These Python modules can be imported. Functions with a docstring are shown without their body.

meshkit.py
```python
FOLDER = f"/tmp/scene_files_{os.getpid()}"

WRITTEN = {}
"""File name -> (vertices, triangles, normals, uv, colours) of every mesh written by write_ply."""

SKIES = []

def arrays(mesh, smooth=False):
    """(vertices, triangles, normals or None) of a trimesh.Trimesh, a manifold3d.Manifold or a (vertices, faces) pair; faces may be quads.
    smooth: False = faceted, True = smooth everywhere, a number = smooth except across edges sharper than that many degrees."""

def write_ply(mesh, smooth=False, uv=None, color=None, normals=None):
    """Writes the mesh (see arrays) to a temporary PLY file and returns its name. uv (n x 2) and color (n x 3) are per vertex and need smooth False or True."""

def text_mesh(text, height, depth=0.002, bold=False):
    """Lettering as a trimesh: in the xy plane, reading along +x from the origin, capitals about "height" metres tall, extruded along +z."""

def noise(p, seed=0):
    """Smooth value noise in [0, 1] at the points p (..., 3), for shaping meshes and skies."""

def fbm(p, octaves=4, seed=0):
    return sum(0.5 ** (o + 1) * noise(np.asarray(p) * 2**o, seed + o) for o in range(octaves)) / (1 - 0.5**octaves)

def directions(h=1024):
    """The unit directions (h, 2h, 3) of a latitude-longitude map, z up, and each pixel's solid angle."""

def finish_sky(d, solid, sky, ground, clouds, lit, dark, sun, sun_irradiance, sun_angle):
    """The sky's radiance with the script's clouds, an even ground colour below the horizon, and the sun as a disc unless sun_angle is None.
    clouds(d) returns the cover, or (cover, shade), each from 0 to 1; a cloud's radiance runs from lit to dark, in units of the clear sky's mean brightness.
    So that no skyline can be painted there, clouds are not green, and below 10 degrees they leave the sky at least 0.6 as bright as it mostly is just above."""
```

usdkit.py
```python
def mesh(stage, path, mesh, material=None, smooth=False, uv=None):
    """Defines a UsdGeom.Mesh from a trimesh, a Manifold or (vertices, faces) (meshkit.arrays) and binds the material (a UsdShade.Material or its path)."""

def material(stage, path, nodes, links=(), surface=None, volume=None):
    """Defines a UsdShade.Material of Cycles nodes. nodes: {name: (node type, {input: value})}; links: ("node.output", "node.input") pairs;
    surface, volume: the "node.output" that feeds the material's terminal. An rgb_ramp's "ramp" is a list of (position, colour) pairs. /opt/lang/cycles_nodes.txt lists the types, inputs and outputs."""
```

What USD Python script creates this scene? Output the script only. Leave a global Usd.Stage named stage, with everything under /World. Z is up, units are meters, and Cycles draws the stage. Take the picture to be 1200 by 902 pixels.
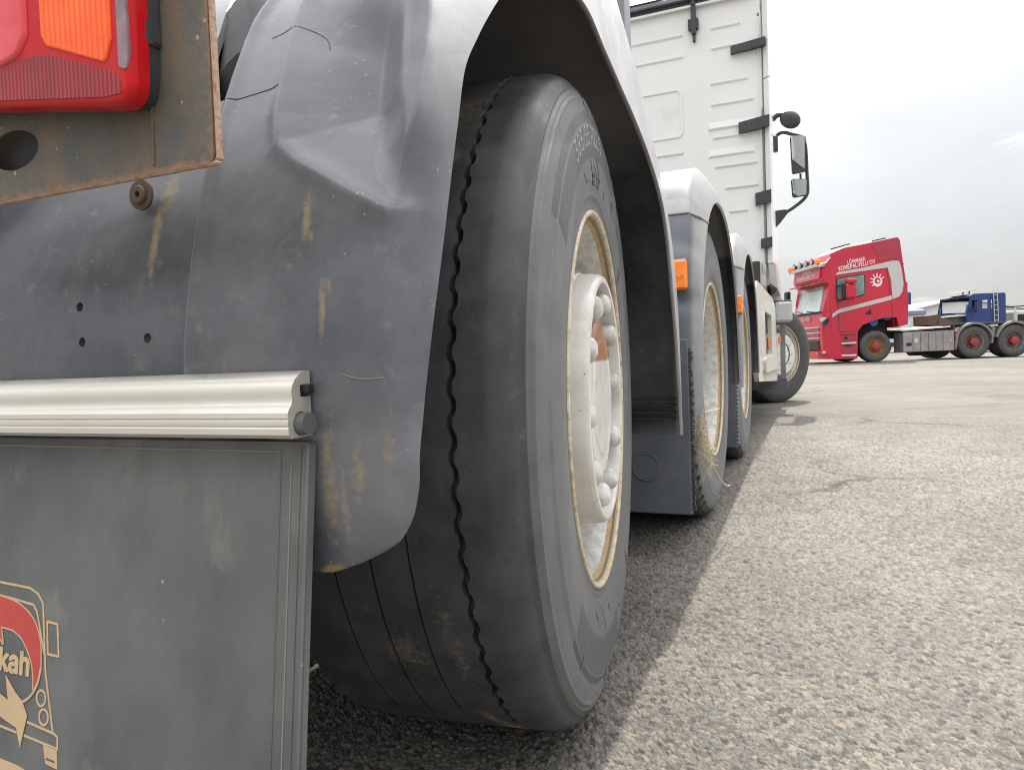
import math, random
import shapely.affinity as aff
import numpy as np, trimesh, manifold3d, usdkit, meshkit
from shapely.geometry import Polygon, LineString, Point
from shapely.ops import unary_union
from pxr import Usd, UsdGeom, UsdLux, UsdShade, Gf, Sdf, Vt

random.seed(7)
RNG = np.random.default_rng(7)
stage = Usd.Stage.CreateInMemory()
UsdGeom.SetStageUpAxis(stage, UsdGeom.Tokens.z)
UsdGeom.SetStageMetersPerUnit(stage, 1.0)
UsdGeom.Xform.Define(stage, '/World')
UsdGeom.Scope.Define(stage, '/World/Looks')
V3 = np.array

# ------------------------------------------------------------------ camera
YAW, PITCH, ROLL, HEIGHT, FOCAL = 0.3958, -0.0389, 0.0378, 0.5669, 24.66
cy, sy, cp, sp = math.cos(YAW), math.sin(YAW), math.cos(PITCH), math.sin(PITCH)
fw = V3([-sy * cp, cy * cp, sp]); r0 = V3([cy, sy, 0.0]); u0 = np.cross(r0, fw)
rt = math.cos(ROLL) * r0 - math.sin(ROLL) * u0; up = math.sin(ROLL) * r0 + math.cos(ROLL) * u0
cam = UsdGeom.Camera.Define(stage, '/World/camera')
m = Gf.Matrix4d(1.0)
for i, a in enumerate((rt, up, -fw, V3([0, 0, HEIGHT]))):
    m.SetRow(i, Gf.Vec4d(float(a[0]), float(a[1]), float(a[2]), 1.0 if i == 3 else 0.0))
cam.AddTransformOp().Set(m)
cam.CreateFocalLengthAttr(FOCAL); cam.CreateHorizontalApertureAttr(36.0); cam.CreateVerticalApertureAttr(36.0 * 769 / 1024)
cam.CreateClippingRangeAttr(Gf.Vec2f(0.02, 3000))
cam.CreateExposureAttr(1.1)

# ------------------------------------------------------------------ sky and sun
SUN = V3([0.0, 0.61, 0.79]); SUN = SUN / np.linalg.norm(SUN)
EL, ROT = math.asin(SUN[2]), math.atan2(SUN[0], SUN[1])
sky = UsdLux.DomeLight.Define(stage, '/World/sky')
skymat = usdkit.material(stage, '/World/Looks/sky_look', {
    'sky': ('sky_texture', {'sky_type': 'single_scattering', 'sun_disc': False, 'sun_elevation': EL, 'sun_rotation': ROT, 'aerosol_density': 2.0}),
    'tc': ('texture_coordinate', {}),
    'map': ('mapping', {'scale': (1.0, 1.0, 2.6)}),
    'n1': ('noise_texture', {'scale': 1.7, 'detail': 6, 'roughness': 0.52, 'distortion': 0.4}),
    'n2': ('noise_texture', {'scale': 5.5, 'detail': 5, 'roughness': 0.55, 'distortion': 0.9}),
    'r1': ('rgb_ramp', {'ramp': [(0.34, (2.15, 2.18, 2.24)), (0.5, (2.68, 2.70, 2.74)), (0.64, (3.30, 3.30, 3.28))]}),
    'r2': ('rgb_ramp', {'ramp': [(0.0, (0, 0, 0)), (0.62, (0, 0, 0)), (0.72, (1, 1, 1))]}),
    'wisp': ('mix_color', {'blend_type': 'mix', 'b': (4.0, 4.0, 4.0), 'use_clamp': False}),
    'mix': ('mix_color', {'blend_type': 'mix', 'fac': 0.9, 'use_clamp': False}),
    'dot': ('vector_math', {'math_type': 'dot_product', 'vector2': tuple(SUN)}), 'dc': ('math', {'math_type': 'maximum', 'value2': 0.0}), 'pw': ('math', {'math_type': 'power', 'value2': 14.0}),
    'sz': ('separate_xyz', {}), 'zz': ('math', {'math_type': 'multiply'}), 'zr': ('math', {'math_type': 'multiply_add', 'value2': 3.4, 'value3': 1.0}), 'rise': ('vector_math', {'math_type': 'scale'}),
    'glow': ('mix_color', {'blend_type': 'add', 'use_clamp': False, 'b': (22.0, 21.6, 20.8)}),
    'bg': ('background_shader', {'strength': 0.10})},
    [('tc.generated', 'map.vector'), ('map.vector', 'n1.vector'), ('map.vector', 'n2.vector'), ('n1.fac', 'r1.fac'), ('n2.fac', 'r2.fac'),
     ('r2.color', 'wisp.fac'), ('r1.color', 'wisp.a'), ('tc.generated', 'dot.vector1'), ('dot.value', 'dc.value1'), ('dc.value', 'pw.value1'), ('pw.value', 'glow.fac'), ('tc.generated', 'sz.vector'), ('sz.z', 'zz.value1'), ('sz.z', 'zz.value2'), ('zz.value', 'zr.value1'), ('wisp.result', 'rise.vector1'), ('zr.value', 'rise.scale'), ('rise.vector', 'glow.a'), ('sky.color', 'mix.a'), ('glow.result', 'mix.b'), ('mix.result', 'bg.color')], surface='bg.background')
UsdShade.MaterialBindingAPI.Apply(sky.GetPrim()).Bind(skymat)
sky.GetPrim().SetCustomDataByKey('kind', 'structure')
sun = UsdLux.DistantLight.Define(stage, '/World/sun')
sun.CreateNormalizeAttr(True); sun.CreateIntensityAttr(0.5); sun.CreateAngleAttr(0.6); sun.CreateColorAttr(Gf.Vec3f(1.0, 0.94, 0.85))
z = SUN; x = np.cross([0, 0, 1.0], z); x /= np.linalg.norm(x); y = np.cross(z, x)
m = Gf.Matrix4d(1.0)
for i, a in enumerate((x, y, z)):
    m.SetRow(i, Gf.Vec4d(float(a[0]), float(a[1]), float(a[2]), 1.0 if i == 3 else 0.0))
sun.AddTransformOp().Set(m)

# ------------------------------------------------------------------ helpers
USED = {}
def numbered(parent, name):
    n = USED.get((parent, name), 0); USED[(parent, name)] = n + 1
    return f'{parent}/{name}' if n == 0 else f'{parent}/{name}_{n:03d}'
def obj(name, geo, mat, parent=None, smooth=30, label=None, prim=None):
    parent = '/World' if parent is None else str(parent)
    if isinstance(geo, list): geo = trimesh.util.concatenate([totri(g) for g in geo])
    path = numbered(parent, name)
    me = usdkit.mesh(stage, path, geo, mat, smooth=smooth)
    if label: me.GetPrim().SetCustomDataByKey('label', label)
    for k, v in (prim or {}).items():
        v = np.asarray(v, np.float32)
        if v.ndim == 1: UsdGeom.PrimvarsAPI(me).CreatePrimvar(k, Sdf.ValueTypeNames.FloatArray, 'vertex').Set(Vt.FloatArray.FromNumpy(v))
        else: UsdGeom.PrimvarsAPI(me).CreatePrimvar(k, Sdf.ValueTypeNames.Color3fArray, 'vertex').Set(Vt.Vec3fArray.FromNumpy(v))
    return path
def group(name, parent=None, loc=None, rotz=None, mat4=None):
    path = numbered('/World' if parent is None else parent, name)
    xf = UsdGeom.Xform.Define(stage, path)
    if mat4 is not None: xf.AddTransformOp().Set(Gf.Matrix4d(np.asarray(mat4, float).T.tolist()))
    else:
        if loc is not None: xf.AddTranslateOp().Set(Gf.Vec3d(*map(float, loc)))
        if rotz is not None: xf.AddRotateZOp().Set(math.degrees(rotz))
    return path
def tag(path, label=None, cat=None, grp=None, kind=None):
    pr = stage.GetPrimAtPath(path)
    for k, v in (('label', label), ('category', cat), ('group', grp), ('kind', kind)):
        if v: pr.SetCustomDataByKey(k, v)
def totri(g):
    if hasattr(g, 'to_mesh'):
        q = g.to_mesh(); return trimesh.Trimesh(q.vert_properties[:, :3], q.tri_verts, process=False)
    if isinstance(g, tuple):
        v, f = np.asarray(g[0], float), np.asarray(g[1], int)
        if f.shape[1] == 4: f = np.vstack([f[:, [0, 1, 2]], f[:, [0, 2, 3]]])
        return trimesh.Trimesh(v, f, process=False)
    return g
def mani(t):
    t = totri(t); t.merge_vertices()
    return manifold3d.Manifold(manifold3d.Mesh(np.asarray(t.vertices, np.float32), np.asarray(t.faces, np.uint32)))
def moved(g, M): g = totri(g).copy(); g.apply_transform(M); return g
def T(x=0, y=0, z=0): M = np.eye(4); M[:3, 3] = (x, y, z); return M
def Rm(axis, a): return trimesh.transformations.rotation_matrix(a, axis)
def box(x0, x1, y0, y1, z0, z1, b=0.0):
    """box, its edges chamfered by b (hull of shrunken boxes)"""
    if b <= 0:
        q = trimesh.creation.box((x1 - x0, y1 - y0, z1 - z0)); q.apply_translation(((x0 + x1) / 2, (y0 + y1) / 2, (z0 + z1) / 2)); return q
    p = []
    for ax in range(3):
        lo, hi = V3([x0, y0, z0]) + b, V3([x1, y1, z1]) - b
        lo[ax] -= b; hi[ax] += b
        for i in range(8): p.append([(lo, hi)[i >> k & 1][k] for k in range(3)])
    return trimesh.convex.convex_hull(np.array(p))
def hull(p): return trimesh.convex.convex_hull(np.array(p, float))
def tube(pts, r, n=8, closed=False):
    pts = np.asarray(pts, float); rr = np.broadcast_to(np.asarray(r, float), len(pts))
    tg = np.gradient(pts, axis=0); tg /= np.linalg.norm(tg, axis=1, keepdims=True) + 1e-12
    ref = V3([0, 0, 1.0]) if abs(tg[:, 2]).mean() < 0.8 else V3([1.0, 0, 0])
    a = np.cross(tg, ref); a /= np.linalg.norm(a, axis=1, keepdims=True); b = np.cross(tg, a)
    th = np.arange(n) / n * 2 * math.pi
    v = pts[:, None] + rr[:, None, None] * (a[:, None] * np.cos(th)[None, :, None] + b[:, None] * np.sin(th)[None, :, None])
    v = v.reshape(-1, 3); f = []
    for i in range(len(pts) - 1):
        for k in range(n):
            k2 = (k + 1) % n; f.append([i * n + k, i * n + k2, (i + 1) * n + k2, (i + 1) * n + k])
    v = np.vstack([v, pts[:1], pts[-1:]]); t = [[q[0], q[1], q[2]] for q in f] + [[q[0], q[2], q[3]] for q in f]
    for k in range(n): t += [[len(v) - 2, (k + 1) % n, k], [len(v) - 1, (len(pts) - 1) * n + k, (len(pts) - 1) * n + (k + 1) % n]]
    return trimesh.Trimesh(v, t, process=False)
def extr(poly, depth):
    gs = getattr(poly, 'geoms', [poly])
    return trimesh.util.concatenate([trimesh.creation.extrude_polygon(g, depth, engine='earcut') for g in gs if g.area > 1e-9])
def XZ(g, y):
    """mesh in xy plane, thickness +z -> stands in the XZ plane at Y = y, thickness towards -Y"""
    g = totri(g).copy(); v = g.vertices.copy(); g.vertices = np.c_[v[:, 0], y - v[:, 2], v[:, 1]]
    return g
def YZ(g, x):
    """mesh in xy plane (x -> Y, y -> Z), thickness towards +X"""
    g = totri(g).copy(); v = g.vertices.copy(); g.vertices = np.c_[x + v[:, 2], v[:, 0], v[:, 1]]
    return g
def rounded(poly, r, n=6): return poly.buffer(-r).buffer(r, quad_segs=n)
def revolve(prof, n=96, phase=0.0):
    """profile (x, r) about the x axis; open or closed polyline of points -> closed when prof[0]==prof[-1]"""
    prof = np.asarray(prof, float); closed = np.allclose(prof[0], prof[-1])
    if closed: prof = prof[:-1]
    k = len(prof); th = np.arange(n) / n * 2 * math.pi + phase
    v = np.stack([np.broadcast_to(prof[None, :, 0], (n, k)), prof[None, :, 1] * np.cos(th)[:, None], prof[None, :, 1] * np.sin(th)[:, None]], -1).reshape(-1, 3)
    i = np.arange(n)[:, None] * k; j = (np.arange(n)[:, None] + 1) % n * k
    c = np.arange(k if closed else k - 1)[None]; d = (c + 1) % k
    f = np.stack([i + c, i + d, j + d, j + c], -1).reshape(-1, 4)
    return totri((v, f))
def gridmesh(P, flip=False, wrap=False):
    n, k = P.shape[:2]; idx = np.arange(n * k).reshape(n, k)
    a, b = idx[:-1, :-1], idx[:-1, 1:]; c, d = idx[1:, 1:], idx[1:, :-1]
    f = np.stack([a, b, c, d], -1).reshape(-1, 4)
    if flip: f = f[:, ::-1]
    return totri((P.reshape(-1, 3), f))
def sstep(a, b, x): t = np.clip((x - a) / (b - a), 0, 1); return t * t * (3 - 2 * t)
def spline(p, n):
    from scipy.interpolate import CubicSpline, PchipInterpolator
    p = np.asarray(p, float); s = np.r_[0, np.cumsum(np.linalg.norm(np.diff(p, axis=0), axis=1))]
    return PchipInterpolator(s, p)(np.linspace(0, s[-1], n))

# ------------------------------------------------------------------ materials
def look(name, base, rough=0.5, metal=0.0, var=None, vscale=6.0, vlo=0.35, vhi=0.7, stain=None, sscale=14.0, slo=0.55, shi=0.7, specks=None, spscale=160.0, spth=0.10,
         bump=0.0, bscale=300.0, coat=0.0, rvar=0.1, mask=None, mcol=None, spec=None, sss=0.0, stretch=None, trans=0.0, painted_sheen=None, ribs=0.0):
    """principled material: base colour mottled with var, patches of stain, fine specks, a mesh mask (primvar) of dirt in colour mcol"""
    nodes = {'pos': ('geometry', {}), 'map': ('mapping', {'scale': stretch or (1, 1, 1)}), 'p': ('principled_bsdf', {'base_color': base, 'roughness': rough, 'metallic': metal, 'coat_weight': coat, 'coat_roughness': 0.08})}
    if spec is not None: nodes['p'][1]['specular_ior_level'] = spec
    if trans: nodes['p'][1]['transmission_weight'] = trans
    links = [('pos.position', 'map.vector')]
    cur = None
    nodes['nv'] = ('noise_texture', {'scale': vscale, 'detail': 7, 'roughness': 0.62}); links.append(('map.vector', 'nv.vector'))
    if var is not None:
        nodes['rv'] = ('rgb_ramp', {'ramp': [(vlo, base), (vhi, var)]}); links.append(('nv.fac', 'rv.fac')); cur = 'rv.color'
    def over(key, fac, color):
        nonlocal cur
        nodes['m' + key] = ('mix_color', {'blend_type': 'mix', 'a': base, 'b': color})
        if cur: links.append((cur, f'm{key}.a'))
        links.append((fac, f'm{key}.fac')); cur = f'm{key}.result'
    if stain is not None:
        nodes['ns'] = ('noise_texture', {'scale': sscale, 'detail': 8, 'roughness': 0.65}); links.append(('map.vector', 'ns.vector'))
        nodes['rs'] = ('map_range', {'from_min': slo, 'from_max': shi, 'clamp': True}); links.append(('ns.fac', 'rs.value')); over('s', 'rs.result', stain)
    if specks is not None:
        nodes['nk'] = ('voronoi_texture', {'scale': spscale, 'feature': 'f1'}); links.append(('pos.position', 'nk.vector'))
        nodes['nk2'] = ('noise_texture', {'scale': spscale * 0.13, 'detail': 3}); links.append(('pos.position', 'nk2.vector'))
        nodes['k2'] = ('math', {'math_type': 'multiply_add', 'value2': spth * 7, 'value3': -spth * 2.9}); links.append(('nk2.fac', 'k2.value1'))
        nodes['rk'] = ('math', {'math_type': 'less_than'}); links += [('nk.distance', 'rk.value1'), ('k2.value', 'rk.value2')]; over('k', 'rk.value', specks)
    if mask is not None:
        nodes['at'] = ('attribute', {'attribute': mask}); nodes['nm'] = ('noise_texture', {'scale': 130.0, 'detail': 7, 'roughness': 0.75}); links.append(('pos.position', 'nm.vector'))
        nodes['mm'] = ('math', {'math_type': 'multiply_add', 'value3': -0.62}); nodes['ma'] = ('math', {'math_type': 'multiply', 'value2': 2.2, 'use_clamp': True})
        nodes['mb'] = ('math', {'math_type': 'add'}); links += [('nm.fac', 'mb.value1'), ('at.fac', 'mb.value2')]
        nodes['mc'] = ('map_range', {'from_min': 0.80, 'from_max': 1.10, 'clamp': True}); links.append(('mb.value', 'mc.value')); over('d', 'mc.result', mcol)
        for k in ('mm', 'ma'): nodes.pop(k)
    if painted_sheen is not None:  # pale tint that puts sun and sky sheen into the base colour
        nodes['bl'] = ('attribute', {'attribute': 'painted_sheen'}); nodes['bn'] = ('noise_texture', {'scale': 16.0, 'detail': 6, 'roughness': 0.65}); links.append(('pos.position', 'bn.vector'))
        nodes['br'] = ('map_range', {'from_min': 0.25, 'from_max': 0.6, 'to_min': 0.62, 'to_max': 1.0, 'clamp': True}); nodes['bm'] = ('math', {'math_type': 'multiply'}); links += [('bn.fac', 'br.value'), ('br.result', 'bm.value1'), ('bl.fac', 'bm.value2')]; over('painted_sheen', 'bm.value', painted_sheen)
    if cur: links.append((cur, 'p.base_color'))
    nodes['rr'] = ('map_range', {'from_min': 0.3, 'from_max': 0.7, 'to_min': max(0.02, rough - rvar), 'to_max': min(1, rough + rvar), 'clamp': True}); links += [('nv.fac', 'rr.value'), ('rr.result', 'p.roughness')]
    if bump:
        nodes['nb'] = ('noise_texture', {'scale': bscale, 'detail': 4, 'roughness': 0.6}); nodes['b'] = ('bump', {'strength': 0.6, 'distance': bump})
        links += [('pos.position', 'nb.vector'), ('nb.fac', 'b.height'), ('b.normal', 'p.normal')]
    if ribs:
        nodes['wt'] = ('wave_texture', {'wave_type': 'bands', 'bands_direction': 'x', 'scale': ribs, 'distortion': 0.0}); nodes['wb'] = ('bump', {'strength': 0.5, 'distance': 0.0011})
        links += [('pos.position', 'wt.vector'), ('wt.fac', 'wb.height'), ('wb.normal', 'p.normal')]
    return usdkit.material(stage, f'/World/Looks/{name}', nodes, links, surface='p.BSDF')

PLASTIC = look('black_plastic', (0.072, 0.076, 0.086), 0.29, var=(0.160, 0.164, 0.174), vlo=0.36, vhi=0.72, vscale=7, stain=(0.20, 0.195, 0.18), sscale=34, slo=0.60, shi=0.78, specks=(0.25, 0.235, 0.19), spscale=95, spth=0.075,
               bump=0.00022, bscale=420, rvar=0.10, mask='dirt', mcol=(0.25, 0.195, 0.115), spec=0.6, painted_sheen=(0.37, 0.355, 0.36))
PLASTIC2 = look('grey_plastic', (0.082, 0.091, 0.106), 0.28, var=(0.118, 0.127, 0.142), vscale=5, stain=(0.17, 0.165, 0.155), sscale=18, slo=0.6, shi=0.8, bump=0.0002, bscale=300, spec=0.6, painted_sheen=(0.40, 0.385, 0.365))
LINER = look('dark_liner', (0.030, 0.031, 0.035), 0.6, var=(0.042, 0.042, 0.046), vscale=8, bump=0.0006, bscale=250)
FLAP = look('flap_rubber', (0.066, 0.070, 0.070), 0.47, var=(0.150, 0.153, 0.145), vlo=0.36, vhi=0.74, vscale=8, stain=(0.22, 0.21, 0.185), sscale=17, slo=0.60, shi=0.84, specks=(0.26, 0.25, 0.22), spscale=50, spth=0.05, bump=0.0004, bscale=420, stretch=(1, 1, 0.6))
FLAPLINE = look('flap_line', (0.22, 0.21, 0.18), 0.6)
ALU = look('bar_aluminium', (0.76, 0.73, 0.66), 0.34, metal=0.75, var=(0.70, 0.66, 0.57), vscale=30, stain=(0.62, 0.48, 0.30), sscale=16, slo=0.64, shi=0.8, stretch=(0.3, 1, 1))
RUBBER = look('tread_rubber', (0.036, 0.037, 0.041), 0.55, var=(0.076, 0.075, 0.077), vscale=18, vlo=.38, vhi=.7, stain=(0.125, 0.115, 0.10), sscale=42, slo=0.60, shi=0.85, bump=0.0005, bscale=420, rvar=0.12, mask='dirt', mcol=(0.20, 0.165, 0.12))
WALL = look('sidewall_rubber', (0.095, 0.098, 0.106), 0.55, var=(0.155, 0.154, 0.152), vscale=16, stain=(0.050, 0.050, 0.052), sscale=38, slo=0.60, shi=0.82, bump=0.0005, bscale=260)
PANEL = look('sidewall_panel_rubber', (0.060, 0.063, 0.070), 0.6, var=(0.085, 0.087, 0.092), vscale=20)
LETTER = look('lettering_rubber', (0.30, 0.30, 0.29), 0.6)
GROOVE = look('tread_groove', (0.012, 0.012, 0.012), 0.8)
RIM = look('wheel_white', (0.70, 0.685, 0.65), 0.38, var=(0.50, 0.47, 0.41), vscale=14, vlo=0.42, vhi=0.75, stain=(0.36, 0.25, 0.13), sscale=30, slo=0.62, shi=0.80, specks=(0.10, 0.07, 0.05), spscale=90, spth=0.07, coat=0.15, mask='dirt', mcol=(0.30, 0.13, 0.045))
RIMWHITE = look('nut_white', (0.66, 0.655, 0.635), 0.42, var=(0.40, 0.38, 0.34), vscale=44, vlo=.4, stain=(0.33, 0.23, 0.13), sscale=60, slo=0.60, shi=0.8, coat=0.1)
RUST = look('flange_rust', (0.40, 0.25, 0.10), 0.7, var=(0.58, 0.44, 0.26), vscale=180, stain=(0.20, 0.09, 0.035), sscale=240, slo=0.52, shi=0.7, bump=0.001, bscale=200)
HUBRUST = look('hub_rust', (0.30, 0.13, 0.06), 0.8, var=(0.16, 0.07, 0.04), vscale=60, stain=(0.30, 0.25, 0.2), sscale=90, slo=0.55, shi=0.75, bump=0.0015, bscale=220)
FLANGE = look('flange_paint', (0.66, 0.60, 0.48), 0.45, var=(0.52, 0.42, 0.27), vscale=40, stain=(0.36, 0.20, 0.08), sscale=60, slo=0.50, shi=0.68)
STEEL = look('rusty_plate', (0.075, 0.078, 0.070), 0.6, var=(0.13, 0.125, 0.105), vscale=18, stain=(0.185, 0.125, 0.075), sscale=30, slo=0.46, shi=0.68, specks=(0.34, 0.28, 0.21), spscale=85, spth=0.12, bump=0.0008, bscale=300, mask='dirt', mcol=(0.29, 0.155, 0.08))
EDGERUST = look('rusty_edge', (0.36, 0.22, 0.145), 0.75, var=(0.50, 0.36, 0.27), vscale=220, stain=(0.22, 0.10, 0.05), sscale=120, slo=0.52, shi=0.7, bump=0.0006, bscale=400)
BOLT = look('bolt_steel', (0.12, 0.10, 0.085), 0.6, metal=0.4, var=(0.2, 0.13, 0.08), vscale=80)
BLACK = look('matt_black', (0.014, 0.014, 0.015), 0.6)
BLACKPL = look('housing_black', (0.035, 0.036, 0.04), 0.38, var=(0.055, 0.056, 0.06), vscale=30)
REDL = look('red_lens', (0.52, 0.005, 0.009), 0.30, spec=0.22, var=(0.48, 0.02, 0.02), vscale=22, vlo=0.5, vhi=0.75, coat=0.15, rvar=0.06, stain=(0.40, 0.06, 0.05), sscale=14, slo=0.58, shi=0.85)
PINKL = look('pale_red_lens', (0.74, 0.11, 0.12), 0.32, spec=0.3, var=(0.66, 0.045, 0.055), vscale=24)
DULLRED = look('dull_red_lens', (0.33, 0.014, 0.018), 0.30, spec=0.4, ribs=80.0, var=(0.22, 0.028, 0.028), vscale=30)
AMBER2 = look('amber_block', (1.0, 0.13, 0.004), 0.28, var=(0.92, 0.095, 0.004), vscale=40, spec=0.45, ribs=62.0)
AMBER = look('amber_lens', (1.0, 0.27, 0.02), 0.2, var=(0.95, 0.20, 0.012), vscale=40, coat=0.5)
CLEARL = look('clear_lens_strip', (0.30, 0.20, 0.22), 0.15, coat=0.6, var=(0.16, 0.10, 0.12), vscale=50)
WHITE = look('cab_white', (0.79, 0.79, 0.77), 0.30, var=(0.74, 0.74, 0.715), vscale=1.6, coat=0.35, rvar=0.05, stain=(0.56, 0.54, 0.49), sscale=2.2, slo=0.60, shi=0.9)
CREAM = look('fairing_cream', (0.60, 0.58, 0.52), 0.36, var=(0.48, 0.46, 0.40), vscale=6, coat=0.2)
GAP = look('panel_gap', (0.20, 0.20, 0.19), 0.6)
CHROME = look('chrome', (0.8, 0.8, 0.8), 0.16, metal=1.0, rvar=0.05)
MIRROR = look('mirror_glass', (0.42, 0.46, 0.45), 0.02, metal=1.0, rvar=0.0)
GREYMET = look('grey_metal', (0.17, 0.18, 0.20), 0.45, metal=0.3, var=(0.24, 0.25, 0.27), vscale=5)
LAMP = look('lamp_lens', (0.45, 0.46, 0.44), 0.2, var=(0.36, 0.37, 0.36), vscale=40, coat=0.5)
REDP = look('red_paint', (0.52, 0.010, 0.035), 0.26, var=(0.40, 0.012, 0.03), vscale=1.5, coat=0.5, rvar=0.05)
REDD = look('red_paint_faded', (0.36, 0.03, 0.06), 0.34, var=(0.30, 0.02, 0.045), vscale=2, coat=0.3)
SILVER = look('silver_stripe', (0.50, 0.49, 0.48), 0.4)
PALEPR = look('pale_print', (0.78, 0.68, 0.66), 0.5)
BLUEP = look('blue_paint', (0.010, 0.036, 0.17), 0.36, var=(0.010, 0.028, 0.12), vscale=2, coat=0.4)
BLUETARP = look('blue_sheet', (0.02, 0.22, 0.62), 0.5)
BOXMET = look('side_box_metal', (0.36, 0.33, 0.33), 0.42, metal=0.5, var=(0.25, 0.22, 0.22), vscale=3, stain=(0.30, 0.12, 0.10), sscale=2.5, slo=0.6, shi=0.8)
GOLDRIM = look('gold_rim', (0.25, 0.16, 0.055), 0.55, metal=0.2, var=(0.17, 0.10, 0.04), vscale=12)
REDHUB = look('red_hub', (0.33, 0.035, 0.04), 0.5, var=(0.24, 0.04, 0.03), vscale=14)
RIMGREY = look('grey_rim', (0.26, 0.25, 0.24), 0.5, var=(0.16, 0.13, 0.12), vscale=10)
DARK = look('chassis_dark', (0.035, 0.033, 0.032), 0.7, var=(0.06, 0.05, 0.045), vscale=4)
BROWN = look('rusty_brown', (0.11, 0.065, 0.05), 0.75, var=(0.07, 0.05, 0.045), vscale=5)
PALE = look('pale_deck', (0.62, 0.59, 0.53), 0.5, var=(0.52, 0.48, 0.42), vscale=3)
FARWHITE = look('far_white', (0.70, 0.70, 0.69), 0.5, var=(0.62, 0.62, 0.61), vscale=0.7)
FARBAND = look('far_band', (0.20, 0.20, 0.32), 0.5)
INK_CREAM = look('cream_print', (0.58, 0.41, 0.24), 0.55, var=(0.50, 0.35, 0.21), vscale=60)
INK_RED = look('red_print', (0.50, 0.055, 0.045), 0.5, var=(0.43, 0.06, 0.05), vscale=60)
STRAW = look('dry_straw', (0.62, 0.53, 0.37), 0.7, var=(0.74, 0.67, 0.52), vscale=120)
FOLIAGE = look('far_foliage', (0.045, 0.065, 0.035), 0.8, var=(0.08, 0.10, 0.05), vscale=1.2)
TYRE = look('far_tyre', (0.060, 0.058, 0.060), 0.7, var=(0.095, 0.09, 0.085), vscale=8)
def pane(name, tint, refl):
    return usdkit.material(stage, f'/World/Looks/{name}', {'t': ('transparent_bsdf', {'color': tint}), 'g': ('glossy_bsdf', {'color': (0.9, 0.95, 0.95), 'roughness': 0.03}), 'f': ('layer_weight', {'blend': refl}), 'm': ('mix_closure', {})},
                           [('f.fresnel', 'm.fac'), ('t.BSDF', 'm.closure1'), ('g.BSDF', 'm.closure2')], surface='m.closure')
GLASS = pane('window_glass', (0.55, 0.68, 0.64), 0.55)

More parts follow.
